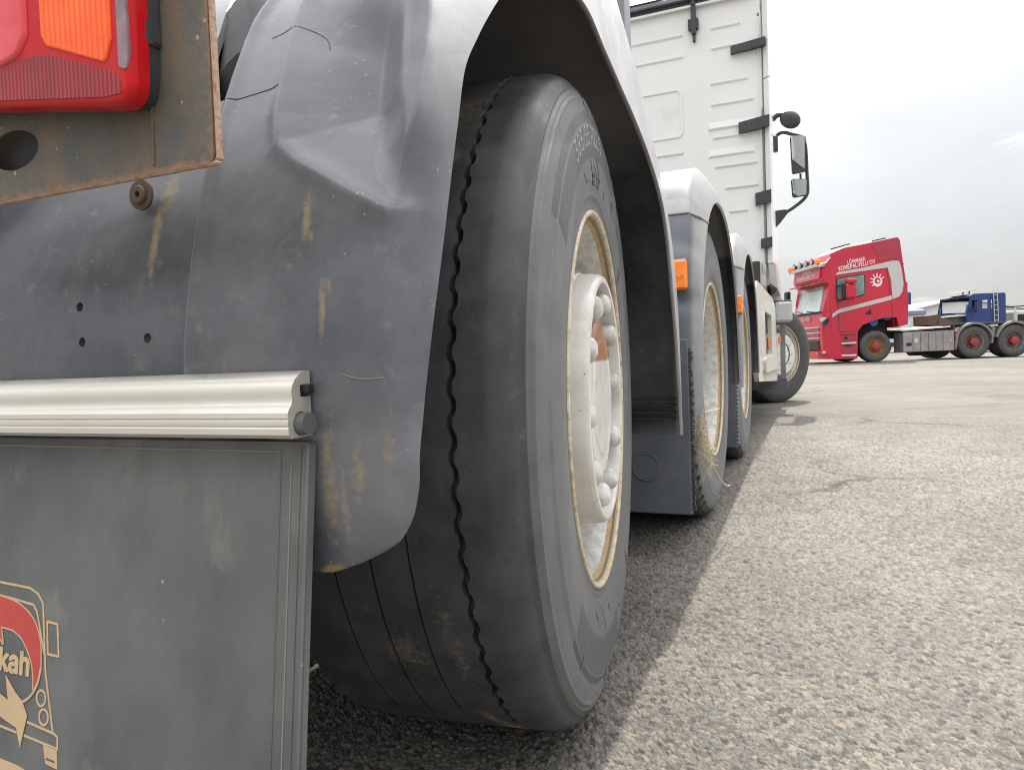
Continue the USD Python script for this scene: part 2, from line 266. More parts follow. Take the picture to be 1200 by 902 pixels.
# ------------------------------------------------------------------ ground: one sheet, finer near the camera
def hash2(ix, iy, s):
    h = (ix.astype(np.int64) * 374761393 + iy.astype(np.int64) * 668265263 + s * 974634721) & 0xFFFFFFFF
    h = ((h ^ (h >> 13)) * 1274126177) & 0xFFFFFFFF
    return ((h ^ (h >> 16)) & 0xFFFFFF) / 16777215.0
def stones(x, y, cell):
    """height and tone of crushed stone set in tar: nearest and second nearest jittered cell points"""
    gx, gy = x / cell, y / cell; ix, iy = np.floor(gx), np.floor(gy)
    d1 = np.full(x.shape, 9.0); d2 = d1.copy(); best = np.zeros(x.shape); bt = np.zeros(x.shape)
    for a in (-1, 0, 1):
        for b in (-1, 0, 1):
            cx, cy_ = ix + a, iy + b
            px, py = cx + hash2(cx, cy_, 1), cy_ + hash2(cx, cy_, 2)
            an = hash2(cx, cy_, 5) * math.pi; e = 0.75 + 0.5 * hash2(cx, cy_, 6)
            ux, uy = (gx - px), (gy - py)
            q = np.hypot((ux * np.cos(an) + uy * np.sin(an)) * e, (-ux * np.sin(an) + uy * np.cos(an)) / e)
            near = q < d1
            d2 = np.where(near, d1, np.minimum(d2, q)); best = np.where(near, hash2(cx, cy_, 3), best); bt = np.where(near, hash2(cx, cy_, 4), bt); d1 = np.where(near, q, d1)
    edge = d2 - d1
    return sstep(0.0, 0.22, edge) * (1 - 0.45 * d1 ** 2), best, bt
def build_ground():
    ang = np.radians(np.r_[np.linspace(-180, -46, 50)[:-1], np.linspace(-46, 17, 830)[:-1], np.linspace(17, 50, 290), np.linspace(50, 180, 50)[1:]])
    inv = np.linspace(1 / 0.72, 1 / 9.0, 640)
    rad = np.r_[0.02, 0.3, 0.6, 1 / inv, np.geomspace(9.3, 900, 60)]
    R, A = np.meshgrid(rad, ang, indexing='ij')
    X, Y = R * np.sin(A), R * np.cos(A)
    P3 = np.stack([X, Y, np.zeros_like(X)], -1)
    h1, hi1, t1 = stones(X + .004 * meshkit.noise(P3 * 55, 3), Y + .004 * meshkit.noise(P3 * 55, 4), 0.0098); h2, hi2, t2 = stones(X + 3.1, Y - 1.7, 0.0049)
    lump = meshkit.fbm(P3 * 6.0, 3, 5) - 0.5
    big = meshkit.fbm(P3 * 0.6, 3, 9) - 0.5
    patch = meshkit.fbm(P3 * 2.3, 3, 31)
    open_ = (hi1 < 0.16 + 0.25 * sstep(0.45, 0.7, patch))                                        # lost stones leave pits
    z = 0.0030 * h1 * (0.15 + 0.85 * hi1) * np.where(open_, 0.0, 1.0) + 0.0020 * h2 * hi2 + 0.006 * lump * sstep(0.3, 3, R) + 0.012 * big
    z = z - 0.0045
    dense = 1 - np.maximum(sstep(-.80, -.86, A), sstep(.80, .90, A))         # outside the finely meshed sector the sheet is smooth
    fade = (1 - sstep(5, 30, R)) * dense
    z = np.where(R > 60, -0.004, z * np.maximum(fade, 0.0) - 0.004 * (1 - fade))
    sharp = 1 - sstep(2.5, 8.0, R)
    g = h1 * np.where(open_, 0.15, 1)
    tar = sstep(0.15, 0.6, g)
    tone = (0.62 + 0.38 * (0.25 * h2 + 0.75 * tar)) * (0.76 + 0.46 * t1) * (0.86 + 0.28 * t2) * np.where(open_ & (hi1 < .12), 0.72, 1.0)
    tone = 0.86 + (tone - 0.80) * (0.05 + 0.95 * sharp) * (1 - 0.9 * sstep(7, 12, R)) * dense
    warm = 0.5 + (t1 - 0.5) * 1.0
    col = np.stack([tone * (1.0 + 0.05 * (warm - 0.5) * 2), tone * 0.985, tone * (0.955 - 0.06 * (warm - 0.5) * 2)], -1)
    P = np.stack([X, Y, z], -1)
    n, k = P.shape[:2]
    return gridmesh(P, flip=True), col.reshape(-1, 3)
ground_mat = usdkit.material(stage, '/World/Looks/asphalt', {
    'at': ('attribute', {'attribute': 'stone'}), 'pos': ('geometry', {}),
    'n1': ('noise_texture', {'scale': 0.35, 'detail': 6, 'roughness': 0.6}), 'r1': ('rgb_ramp', {'ramp': [(0.34, (0.190, 0.180, 0.165)), (0.66, (0.268, 0.254, 0.232))]}),
    'n3': ('noise_texture', {'scale': 3.1, 'detail': 5, 'roughness': 0.65}), 'r3': ('rgb_ramp', {'ramp': [(0.3, (0.84, 0.84, 0.85)), (0.65, (1.08, 1.07, 1.05))]}),
    'n2': ('noise_texture', {'scale': 260, 'detail': 3, 'roughness': 0.7}), 'r2': ('rgb_ramp', {'ramp': [(0.25, (0.72, 0.72, 0.73)), (0.75, (1.25, 1.24, 1.22))]}),
    'a': ('mix_color', {'blend_type': 'multiply', 'fac': 1.0, 'use_clamp': False}), 'b': ('mix_color', {'blend_type': 'multiply', 'fac': 1.0, 'use_clamp': False}), 'c': ('mix_color', {'blend_type': 'multiply', 'fac': 1.0, 'use_clamp': False}),
    'v1': ('voronoi_texture', {'scale': 0.42, 'feature': 'distance_to_edge'}), 'wv': ('noise_texture', {'scale': 2.2, 'detail': 5, 'roughness': 0.6}), 'wa': ('mix_color', {'blend_type': 'linear_light', 'fac': 0.28, 'use_clamp': False}),
    'rc': ('rgb_ramp', {'ramp': [(0.0, (0.45, 0.45, 0.46)), (0.010, (0.72, 0.72, 0.72)), (0.018, (1, 1, 1))]}), 'gn': ('noise_texture', {'scale': 0.5, 'detail': 2}), 'gr': ('map_range', {'from_min': 0.5, 'from_max': 0.6, 'clamp': True}), 'd': ('mix_color', {'blend_type': 'multiply', 'use_clamp': False}),
    'n4': ('noise_texture', {'scale': 0.9, 'detail': 4, 'roughness': 0.55}), 'r4': ('rgb_ramp', {'ramp': [(0.28, (0.74, 0.74, 0.75)), (0.42, (1, 1, 1))]}), 'e': ('mix_color', {'blend_type': 'multiply', 'fac': 0.85, 'use_clamp': False}),
    'bu': ('bump', {'strength': 0.35, 'distance': 0.002}), 'p': ('principled_bsdf', {'roughness': 0.85, 'specular_ior_level': 0.3})},
    [('pos.position', 'n1.vector'), ('pos.position', 'n2.vector'), ('pos.position', 'n3.vector'), ('n1.fac', 'r1.fac'), ('n2.fac', 'r2.fac'), ('n3.fac', 'r3.fac'), ('r1.color', 'a.a'), ('at.color', 'a.b'), ('a.result', 'b.a'), ('r2.color', 'b.b'), ('b.result', 'c.a'), ('r3.color', 'c.b'), ('pos.position', 'wv.vector'), ('pos.position', 'wa.a'), ('wv.color', 'wa.b'), ('wa.result', 'v1.vector'), ('v1.distance', 'rc.fac'), ('pos.position', 'gn.vector'), ('gn.fac', 'gr.value'), ('gr.result', 'd.fac'), ('c.result', 'd.a'), ('rc.color', 'd.b'), ('pos.position', 'n4.vector'), ('n4.fac', 'r4.fac'), ('d.result', 'e.a'), ('r4.color', 'e.b'), ('e.result', 'p.base_color'),
     ('n2.fac', 'bu.height'), ('bu.normal', 'p.normal')], surface='p.BSDF')
gm, gcol = build_ground()
tag(obj('asphalt_yard', gm, ground_mat, smooth=True, prim={'stone': gcol}), kind='structure')

# ================================================================== the white truck
TRUCK = group('white_tractor_truck')
tag(TRUCK, 'white tractor truck filling the foreground, with grey mudguards, worn tyres and a red tail light', 'truck')
AX = [1.064, 2.524, 3.881, 7.75]                                     # axle positions along the truck
SIDE = -0.265                                                        # plane of the drive tyres' outer faces

# ------------------------------------------------------------------ mudguards: a shell swept along an arch
def mudguard(rows, x_in, n=260, m=150, t=0.007, disp=None, yoff=0.0, edge_n=16, sharp=0.35, facet=None, fine=0):
    rows = np.array(rows, float)
    from scipy.interpolate import PchipInterpolator
    s = np.r_[0, np.cumsum(np.hypot(np.diff(rows[:, 0]), np.diff(rows[:, 1])))]
    a = np.linspace(0, s[-1], n) if not fine else np.r_[np.linspace(0, s[-1] * .36, fine)[:-1], np.linspace(s[-1] * .36, s[-1], n - fine + 1)]; q = PchipInterpolator(s, rows)(a)
    PY, PZ, XC, EY, EZ, XE = q.T
    ty, tz = np.gradient(PY, a), np.gradient(PZ, a); L = np.hypot(ty, tz); ny, nz = -tz / L, ty / L          # outward: rear -> -Y, top -> +Z
    u = np.linspace(0, 1, m)[None]; X = x_in + (XC[:, None] - x_in) * u
    d = disp(X, np.broadcast_to(PZ[:, None], X.shape), np.broadcast_to(a[:, None] / s[-1], X.shape)) if disp else np.zeros_like(X)
    main = np.stack([X, PY[:, None] + ny[:, None] * d, PZ[:, None] + nz[:, None] * d], -1)
    e = np.linspace(0, 1, edge_n + 1)[1:][None, :, None]
    P0 = main[:, -1]; P2 = np.stack([XE, EY, EZ], -1)
    P1 = P0 * 0.45 + P2 * 0.55; P1[:, 0] = P0[:, 0] + (XE - P0[:, 0]) * 0.85 ; P1[:, 1] = P0[:, 1] * (1 - sharp) + P2[:, 1] * sharp; P1[:, 2] = P0[:, 2] * (1 - sharp) + P2[:, 2] * sharp
    if facet is not None:
        wf = facet(a / s[-1])[:, None]; P1 = P1 * (1 - wf) + (P0 * 0.62 + P2 * 0.38) * wf
    lip = (1 - e) ** 2 * P0[:, None] + 2 * e * (1 - e) * P1[:, None] + e ** 2 * P2[:, None]
    outer = np.concatenate([main, lip], 1)
    inn = outer.copy()
    w = np.r_[np.zeros(m), np.linspace(0, 1, edge_n)][None, :]
    inn[..., 1] -= t * ny[:, None] * (1 - w * 0.6); inn[..., 2] -= t * nz[:, None] * (1 - w * 0.6); inn[..., 0] -= t * w
    K = outer.shape[1]
    ring = np.concatenate([outer, inn[:, ::-1]], 1)                   # closed section
    idx = np.arange(n * 2 * K).reshape(n, 2 * K)
    nx = np.roll(idx, -1, 1)
    f = np.stack([idx[:-1], nx[:-1], nx[1:], idx[1:]], -1).reshape(-1, 4)
    tri = np.vstack([f[:, [0, 1, 2]], f[:, [0, 2, 3]]]).tolist()
    for r, fl in ((0, False), (n - 1, True)):
        for k in range(K - 1):
            a_, b_, c_, d_ = idx[r, k], idx[r, k + 1], idx[r, 2 * K - 2 - k], idx[r, 2 * K - 1 - k]
            qd = [[a_, c_, b_], [a_, d_, c_]]
            tri += [x[::-1] for x in qd] if fl else qd
    V = ring.reshape(-1, 3).copy(); V[:, 1] += yoff
    g = trimesh.Trimesh(V, np.array(tri), process=False)
    if g.volume < 0: g.invert()
    return g
rows1 = [(.455, .400, -.365, .457, .401, -.350), (.454, .412, -.345, .456, .413, -.318), (.452, .432, -.312, .455, .433, -.285), (.450, .455, -.297, .454, .456, -.272), (.449, .485, -.292, .454, .485, -.267),
         (.449, .530, -.292, .464, .530, -.267), (.450, .585, -.292, .480, .583, -.267), (.456, .650, -.290, .503, .650, -.267), (.470, .715, -.284, .526, .720, -.267), (.490, .770, -.276, .543, .770, -.267),
         (.512, .815, -.278, .560, .818, -.267), (.535, .860, -.285, .590, .858, -.267), (.565, .910, -.298, .640, .912, -.267), (.610, .965, -.316, .690, .958, -.267), (.670, 1.035, -.325, .750, 1.000, -.267),
         (.750, 1.105, -.320, .810, 1.030, -.267), (.860, 1.170, -.30, .880, 1.045, -.267), (1.00, 1.212, -.29, .960, 1.045, -.267), (1.14, 1.200, -.287, 1.056, 1.023, -.267), (1.27, 1.150, -.286, 1.16, 1.000, -.267),
         (1.39, 1.082, -.285, 1.27, .975, -.267), (1.49, 1.015, -.284, 1.38, .940, -.267), (1.585, .940, -.283, 1.481, .890, -.267), (1.655, .855, -.281, 1.55, .815, -.267), (1.70, .750, -.279, 1.595, .700, -.267),
         (1.72, .62, -.277, 1.635, .580, -.267), (1.722, .490, -.276, 1.66, .460, -.267), (1.715, .365, -.276, 1.675, .370, -.267)]
def dist_poly(X, Z, pts):
    """signed distance (inside positive) to a polygon in the (X, Z) plane"""
    pts = np.array(pts); n = len(pts); d = np.full(X.shape, 9.0); ins = np.zeros(X.shape, bool)
    for i in range(n):
        a, b = pts[i], pts[(i + 1) % n]; e = b - a
        t = np.clip(((X - a[0]) * e[0] + (Z - a[1]) * e[1]) / (e @ e), 0, 1)
        d = np.minimum(d, np.hypot(X - a[0] - t * e[0], Z - a[1] - t * e[1]))
        c = ((a[1] > Z) != (b[1] > Z)) & (X < (b[0] - a[0]) * (Z - a[1]) / (b[1] - a[1] + 1e-12) + a[0]); ins ^= c
    return np.where(ins, d, -d)
def line_x(Z, pts): pts = np.array(sorted(pts, key=lambda q: q[1])); return np.interp(Z, pts[:, 1], pts[:, 0])
def relief1(X, Z, A):
    rear = 1 - sstep(0.36, 0.42, A)
    xr = line_x(Z, [(-.505, 1.1), (-.499, .945), (-.490, .841), (-.482, .742), (-.481, .674), (-.488, .591), (-.50, .4)])
    d = -0.026 * sstep(0.0, 0.030, xr - X) + 0.004 * np.exp(-((X - xr - 0.002) / 0.006) ** 2)                # ridge, flat inner plate lower
    pocket = [(-.47, 1.05), (-.442, .93), (-.429, .857), (-.417, .785), (-.407, .756), (-.386, .738), (-.330, .704), (-.285, .680), (-.05, .640), (-.05, 1.05)]
    sd = dist_poly(X, Z, pocket)                                       # a pressed pocket that deepens upwards from its lower left edge
    xv = line_x(Z, [(-.255, .66), (-.300, .70), (-.322, .745), (-.338, .80), (-.350, .86), (-.36, 1.05)])
    fac = 1 - sstep(-.004, .048, X - xv)
    d = d - np.clip(sd, 0, .075) * .46 * fac + .0034 * np.exp(-(sd / .0105) ** 2) * fac
    d = d + 0.030 * sstep(.855, .94, Z + 0.25 * (X + .34)) * np.exp(-((X + .36) / 0.05) ** 2)                    # bulge overhead
    d = d + 0.0012 * (meshkit.fbm(np.stack([X * 22, Z * 22, 0 * X], -1), 3, 3) - 0.5)
    xi = -0.43
    d = d - 0.004 * np.exp(-((X - xi) / 0.03) ** 2) * (1 - sstep(.5, .62, Z))
    return d * rear
def painted_sheen1(v):
    """pale mask on the outer lip and crown, painting in their grazing sheen"""
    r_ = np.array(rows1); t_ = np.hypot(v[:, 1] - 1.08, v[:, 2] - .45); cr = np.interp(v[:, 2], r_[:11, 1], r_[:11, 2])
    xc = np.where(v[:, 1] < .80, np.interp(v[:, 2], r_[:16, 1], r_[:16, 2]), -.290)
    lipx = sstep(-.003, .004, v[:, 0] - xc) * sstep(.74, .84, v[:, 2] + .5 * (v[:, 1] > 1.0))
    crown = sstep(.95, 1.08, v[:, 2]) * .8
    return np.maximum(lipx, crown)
g1 = mani(mudguard(rows1, -0.86, n=520, m=210, fine=390, disp=relief1, facet=lambda q: sstep(.145, .175, q)))
cut = []
for hx, hz in ((-.639, .633), (-.634, .598), (-.548, .598)):
    c = trimesh.creation.cylinder(0.0047, 0.2, sections=20); c.apply_transform(Rm([1, 0, 0], math.pi / 2)); c.apply_translation((hx * 1.035, 0.47, hz)); cut.append(mani(c))
sl, sb = [], []
for (sx, sz) in ((-.536, .853), (-.596, .965), (-.652, 1.07)):
    sy_ = float(np.interp(sz, [.815, .86, .91, .965, 1.03, 1.09], [.512, .535, .565, .61, .67, .75]))
    for k in range(20):
        cx_, cz_ = sx + .019 * math.cos(k * math.pi / 10), sz + .019 * math.sin(k * math.pi / 10)
        sl += [(cx_, yy, cz_) for yy in (sy_ - .10, sy_ + .12)]
        sb += [(sx + (cx_ - sx) * 2.6, sy_ + .062, sz + (cz_ - sz) * 2.6), (sx + (cx_ - sx) * 2.6, sy_ + .066, sz + (cz_ - sz) * 2.6)]
cut.append(mani(hull(sl)))
for c in cut: g1 = g1 - c
g1 = totri(g1)
def dirt_at(v, spots):
    d = np.zeros(len(v))
    for cx, cz, rx, rz, amp in spots: d = np.maximum(d, amp * np.exp(-((v[:, 0] - cx) / rx) ** 2 - ((v[:, 2] - cz) / rz) ** 2))
    return d
def smooth_obj(name, g, mat, parent, angle, fn, label=None, painted_sheen=None):
    """obj() with a per-vertex mask worked out on the split vertices"""
    v, f, n = meshkit.arrays(totri(g), angle)
    path = obj(name, trimesh.Trimesh(v, f, process=False), mat, parent, smooth=False, label=label, prim={'dirt': fn(v), **({'painted_sheen': painted_sheen(v)} if painted_sheen else {})})
    UsdGeom.Mesh(stage.GetPrimAtPath(path)).CreateNormalsAttr(Vt.Vec3fArray.FromNumpy(n.astype(np.float32)))
    UsdGeom.Mesh(stage.GetPrimAtPath(path)).SetNormalsInterpolation('vertex')
    return path
spots1 = [(-.366, .685, .006, .028, .62), (-.360, .668, .004, .012, .55), (-.347, .612, .0045, .032, .60), (-.341, .628, .005, .010, .52), (-.566, .690, .008, .055, .60), (-.560, .738, .020, .030, .50), (-.346, .475, .011, .080, .50), (-.350, .402, .016, .007, .80), (-.318, .48, .010, .05, .46), (-.333, .46, .006, .05, .50), (-.40, .62, .06, .10, .27), (-.29, .50, .01, .05, .36), (-.385, .66, .05, .05, .32), (-.45, .55, .05, .03, .30)]
GUARD = smooth_obj('mudguard', g1, PLASTIC, TRUCK, 26, lambda v: dirt_at(v, spots1) * (v[:, 1] < 0.75), 'worn black mudguard over the rearmost wheel', painted_sheen=painted_sheen1)
obj('slot_backing', hull(sb), BLACK, GUARD)  # black plate added behind the slot so its inside reads dark
# inner panel closing the guard towards the chassis, ribs at the front lower end
obj('mudguard_liner', [box(-.90, -.866, .47, 1.69, .40, 1.14)], LINER, TRUCK)
for k, (za, d) in enumerate(((.405, .006), (.420, .006), (.438, .006), (.452, .006))):
    obj('liner_rib', box(-.80, -.285, 1.686 - d, 1.697, za, za + .005, .0015), LINER, GUARD)
obj('liner_rib', box(-.62, -.614, 1.685, 1.698, .47, .80, .001), LINER, GUARD); obj('liner_rib', box(-.40, -.394, 1.685, 1.698, .47, .80, .001), LINER, GUARD)
# hairline seams and scratches on the guard
def skin_y(zv):
    return np.interp(zv, [.40, .455, .485, .585, .65, .715, .77, .815, .86, .91, .965, 1.03, 1.09], [.455, .45, .449, .45, .456, .47, .49, .512, .535, .565, .61, .67, .75])
import trimesh.proximity
def on_guard(pts, n):
    pts = spline(pts, n); P = np.c_[pts[:, 0], skin_y(pts[:, 1]) - .003, pts[:, 1]]
    c, d, t = trimesh.proximity.closest_point(GUARD_TRI, P)
    return c
gv = g1.vertices[g1.faces].mean(1)
GUARD_TRI = g1.submesh([np.where((gv[:, 1] < .75) & (g1.face_normals[:, 1] < 0.2))[0]], append=True)
obj('seam', tube(on_guard([(-.515, .823), (-.500, .817), (-.485, .814), (-.45, .816), (-.428, .818)], 26), .0005, 6), BLACK, GUARD)
obj('seam', tube(on_guard([(-.462, .880), (-.42, .884), (-.398, .876), (-.392, .866)], 18), .0004, 6), BLACK, GUARD)
obj('scratch', tube(on_guard([(-.329, .559), (-.307, .555), (-.290, .556)], 14), .0005, 6), FLAPLINE, GUARD)
# bolt and washer under the light bracket
bz = [moved(trimesh.creation.cylinder(.0145, .003, sections=32), T(-.584, .4935, .736) @ Rm([1, 0, 0], math.pi / 2)), moved(revolve([(0, .0090), (.003, .0088), (.004, .0075), (.004, .0030), (.0005, .0026), (.0005, .0003)], 28), T(-.584, .4925, .736) @ Rm([0, 0, 1], -math.pi / 2))]
obj('bolt', bz, BOLT, GUARD)

# ------------------------------------------------------------------ tail light on its rusty bracket
BR = group('tail_light_bracket', TRUCK)
import shapely.affinity
def aff0(g, a, b): return shapely.affinity.scale(g, a, b)
plate = rounded(Polygon([(-.90, .7055), (-.3585, .7035), (-.3555, .92), (-.90, .92)]), .006).difference(aff0(Point(-.560, .741).buffer(1), .030, .0155))
pl = trimesh.creation.extrude_polygon(plate, .0022, engine='earcut'); pl = pl.subdivide_to_size(.012)
smooth_obj('plate', XZ(pl, .3625), STEEL, BR, 30, lambda v: np.maximum(np.maximum(.62 * np.exp(-np.clip(v[:, 2] - .7035, 0, 9) / .007), .55 * np.exp(-np.clip(-.3570 - v[:, 0], 0, 9) / .007)), .33 * np.exp(-((v[:, 2] - .78) / .04) ** 2 - ((v[:, 0] + .372) / .012) ** 2)), 'rusty steel plate carrying the tail light')
obj('plate_edge', [box(-.90, -.357, .3605, .3660, .7025, .7050, .0010)], EDGERUST, BR); obj('plate_edge', [box(-.3572, -.3547, .3605, .3660, .7052, .92, .0010)], EDGERUST, BR)
obj('plate_fold', tube([(-.4125, .3598, .709), (-.4105, .3598, .76), (-.406, .3598, .92)], .0010, 6), STEEL, BR)
rim_ = moved(trimesh.creation.torus(1, .07, major_sections=40, minor_sections=8), T(-.560, .3615, .741) @ Rm([1, 0, 0], math.pi / 2) @ np.diag([.0305, .016, .02, 1]))
obj('cable_hole_rim', rim_, STEEL, BR)
obj('cable_grommet', [box(-.60, -.52, .372, .378, .72, .762)], BLACK, BR)
TL = group('tail_light', TRUCK)
def lens(poly, y0, y1, r):
    """a lens block: outline in XZ, from y0 (back) to y1 (front), its front edge rounded by r"""
    pts = []
    for k in range(5):
        a = k / 4 * math.pi / 2; q = poly.buffer(-r * (1 - math.cos(a)) - 1e-6); yy = (y1 + r) - r * math.sin(a)
        pts += [(x_, yy, z_) for x_, z_ in np.array(q.exterior.coords)]
    pts += [(x_, y0, z_) for x_, z_ in np.array(poly.exterior.coords)]
    return hull(pts)
ob = rounded(Polygon([(-.66, .782), (-.54, .7635), (-.423, .7440), (-.400, .7420), (-.398, .80), (-.396, .90), (-.66, .94)]), .014)
obj('lens', lens(ob, .349, .335, .006), REDL, TL, smooth=40, label='red tail light lens')
obj('lens_base', lens(rounded(Polygon([(-.655, .7850), (-.545, .7675), (-.425, .7495), (-.4085, .7490), (-.4085, .7560), (-.4155, .7650), (-.478, .7880), (-.545, .7865), (-.655, .8040)]), .003), .337, .3346, .0003), DULLRED, TL, smooth=40)
obj('amber_lens', lens(rounded(Polygon([(-.483, .92), (-.483, .8010), (-.478, .7930), (-.4215, .7710), (-.4150, .785), (-.412, .92)]), .004), .337, .3338, .0015), AMBER2, TL, smooth=40, label='amber turn signal block')
obj('brake_lens', lens(rounded(Polygon([(-.66, .93), (-.66, .806), (-.530, .7880), (-.509, .7910), (-.497, .803), (-.493, .93)]), .014), .337, .3325, .004), PINKL, TL, smooth=40, label='pale red brake lens')  # paler red than the main lens
obj('clear_strip', lens(rounded(Polygon([(-.4085, .92), (-.4100, .766), (-.4030, .7630), (-.4005, .775), (-.3995, .92)]), .002), .337, .3342, .0008), CLEARL, TL, smooth=40)
hb = lens(rounded(Polygon([(-.70, .795), (-.44, .7500), (-.412, .7465), (-.405, .752), (-.4015, .770), (-.396, .94), (-.70, .94)]), .010), .3602, .347, .006)
obj('light_housing', [hb, box(-.4060, -.3980, .3455, .3602, .785, .94, .002)], BLACKPL, TL, smooth=40)
obj('housing_screw', moved(trimesh.creation.cylinder(.0040, .006, sections=14), T(-.4035, .346, .777) @ Rm([1, 0, 0], math.pi / 2)), BOLT, TL, smooth=40)

# ------------------------------------------------------------------ aluminium bar and hanging mud flap
bar = [(0, .5035), (.030, .5035), (.034, .507), (.0345, .5125), (.0337, .5138), (.0345, .5152), (.0345, .5190), (.0337, .5205), (.0345, .5220), (.0342, .5265), (.0318, .5300), (.0288, .5328), (.0272, .5362), (.0272, .5400), (.0280, .5440), (.0266, .5500), (.0217, .5560), (.0140, .5610), (.005, .5630), (0, .5630)]
bar = [(a_ * .80, .5635 - (.5635 - b_) * .86) for a_, b_ in bar]
slot = [Polygon([(-.01, .5395), (.006, .5395), (.006, .5415), (.0175, .5425), (.0175, .5520), (.006, .5530), (.006, .5555), (-.01, .5555)]), Point(.0125, .5225).buffer(.0092)]
sec = Polygon(bar).buffer(0).difference(slot[1])
sec = sec.difference(Polygon([(-.01, .543), (.012, .543), (.012, .552), (-.01, .552)]))
be = trimesh.util.concatenate([trimesh.creation.extrude_polygon(q, .60, engine='earcut') for q in getattr(sec, 'geoms', [sec])])
v = be.vertices.copy(); be.vertices = np.c_[-.3585 - v[:, 2], .447 - v[:, 0], v[:, 1]]; be.invert() if be.volume < 0 else None
BARP = group('flap_rail', TRUCK)
obj('rail', be, ALU, BARP, smooth=28, label='cream aluminium rail clamping the mud flap')
rod = moved(trimesh.creation.cylinder(.0086, .61, sections=24), T(-.3585 - .297, .447 - .0125, .5225) @ Rm([0, 1, 0], math.pi / 2))
obj('flap_bead', rod, FLAP, BARP)
obj('rail_bolt', [box(-.368, -.353, .437, .4455, .5455, .5525, .001)], BLACK, BARP)
FY = lambda zz: .4425 - (.5095 - np.asarray(zz)) * .13
FL = group('mud_flap', TRUCK)
def onflap(g, lift, th):
    """mesh drawn in (X, Z), thickness th along z -> lies on the flap's rear face, lifted by lift"""
    g = totri(g).copy(); v = g.vertices.copy(); g.vertices = np.c_[v[:, 0], FY(v[:, 1]) - lift - v[:, 2], v[:, 1]]; g.invert() if g.volume < 0 else None
    return g
fo = rounded(Polygon([(-.98, .507), (-.356, .507), (-.3545, .15), (-.98, .15)]), .004)
fm = trimesh.creation.extrude_polygon(fo, .006, engine='earcut')
obj('sheet', onflap(fm, -.006, .006), FLAP, FL, label='grey black rubber mud flap sheet')
def bead(pts, r): pts = spline(pts, 30); return tube(np.c_[pts[:, 0], FY(pts[:, 1]) - .0002, pts[:, 1]], r, 6)
obj('edge_bead', bead([(-.3585, .505), (-.3580, .33), (-.3572, .152)], .0022), FLAP, FL); obj('edge_bead', bead([(-.3660, .505), (-.3655, .33), (-.3650, .152)], .0012), FLAP, FL)
obj('frame_line', bead([(-.97, .5005), (-.66, .4998), (-.3850, .4993)], .0010), FLAPLINE, FL); obj('frame_line', bead([(-.3848, .4993), (-.3842, .40), (-.3835, .20)], .0005), FLAP, FL); obj('edge_bead', bead([(-.3745, .49), (-.3735, .33), (-.3730, .152)], .0007), FLAPLINE, FL)
# printed emblem: lorry front with two curved arrows
LW = .0011
def ink(poly, mat, name='print', lift=.0002): obj(name, onflap(extr(poly, .0003), lift, .0003), mat, FL, smooth=False)
def ln(pts, w=LW): return LineString(pts).buffer(w, cap_style=1, join_style=1)
AXX = -.757                                                           # the emblem's own centre line
def both(p): return unary_union([p, __import__('shapely').affinity.scale(p, -1, 1, origin=(AXX, 0))])
cabl = unary_union([ln([(-.757, .3716), (-.7206, .3701), (-.6749, .3684), (-.6626, .3641), (-.6551, .3561), (-.6459, .2962), (-.6314, .2469)]), ln([(-.757, .3592), (-.7193, .3578), (-.6979, .3564), (-.6683, .3537), (-.6627, .3478), (-.6491, .3117)]),
    ln([(-.648, .3407), (-.6338, .34), (-.6296, .312), (-.6442, .3123), (-.648, .3407)]), ln([(-.6679, .2495), (-.6297, .2451), (-.6247, .2429), (-.6237, .2327), (-.6682, .2368), (-.757, .2445)]), ln([(-.757, .2560), (-.7147, .2520), (-.6679, .2495)])])
ring = lambda cx, cz, rx, rz, w: __import__('shapely').affinity.scale(Point(cx, cz).buffer(1), rx, rz).difference(__import__('shapely').affinity.scale(Point(cx, cz).buffer(1), rx - w, rz - w))
cabl = unary_union([cabl, ring(-.6497, .2728, .0071, .0079, .0022), ring(-.6447, .2569, .0071, .0079, .0022)])
foot = Polygon([(-.6431, .2336), (-.6246, .2326), (-.6221, .2156), (-.6383, .2178)]).difference(Polygon([(-.638, .2232), (-.6265, .2222), (-.6262, .2200), (-.6377, .2210)]))
red = Polygon(spline([(-.757, .3560), (-.7262, .3549)], 3).tolist() + [(-.7248, .3754), (-.7195, .3577)] + spline([(-.7048, .3558), (-.6869, .3519), (-.6651, .3389), (-.6547, .3185), (-.6527, .2974), (-.6608, .2793)], 24).tolist() + spline([(-.6619, .2898), (-.6646, .3001), (-.6727, .3131), (-.684, .3238), (-.6984, .3287), (-.7126, .3294)], 20).tolist() + [(-.7081, .3144), (-.7194, .3265), (-.757, .3330)]).buffer(0)
cre = Polygon([(-.757, .2800), (-.7171, .2736), (-.706, .2686), (-.6951, .2647), (-.7009, .2868), (-.6856, .2736), (-.6747, .2666), (-.6667, .2550), (-.6738, .2253), (-.6806, .2422), (-.6965, .2461), (-.7147, .2520), (-.757, .2600)]).buffer(0)
arc = ln(spline([(-.6527, .2974), (-.6540, .2890), (-.6591, .2785), (-.6660, .2710), (-.6746, .2660)], 20).tolist(), .0012)
body = unary_union([cre, red])
ink(both(cabl.difference(body.buffer(.0012))), INK_CREAM, 'emblem_outline'); ink(foot, INK_CREAM, 'emblem_outline'); ink(shapely.affinity.scale(foot, -1, 1, origin=(AXX, 0)), INK_CREAM, 'emblem_outline')
ink(red.buffer(.0014).difference(red), INK_CREAM, 'emblem_outline', .0004); ink(red, INK_RED, 'emblem_red_arrow', .0004); ink(unary_union([cre, arc]), INK_CREAM, 'emblem_cream_arrow', .0006)
tm = meshkit.text_mesh('kah', .0195, .0003, bold=True)
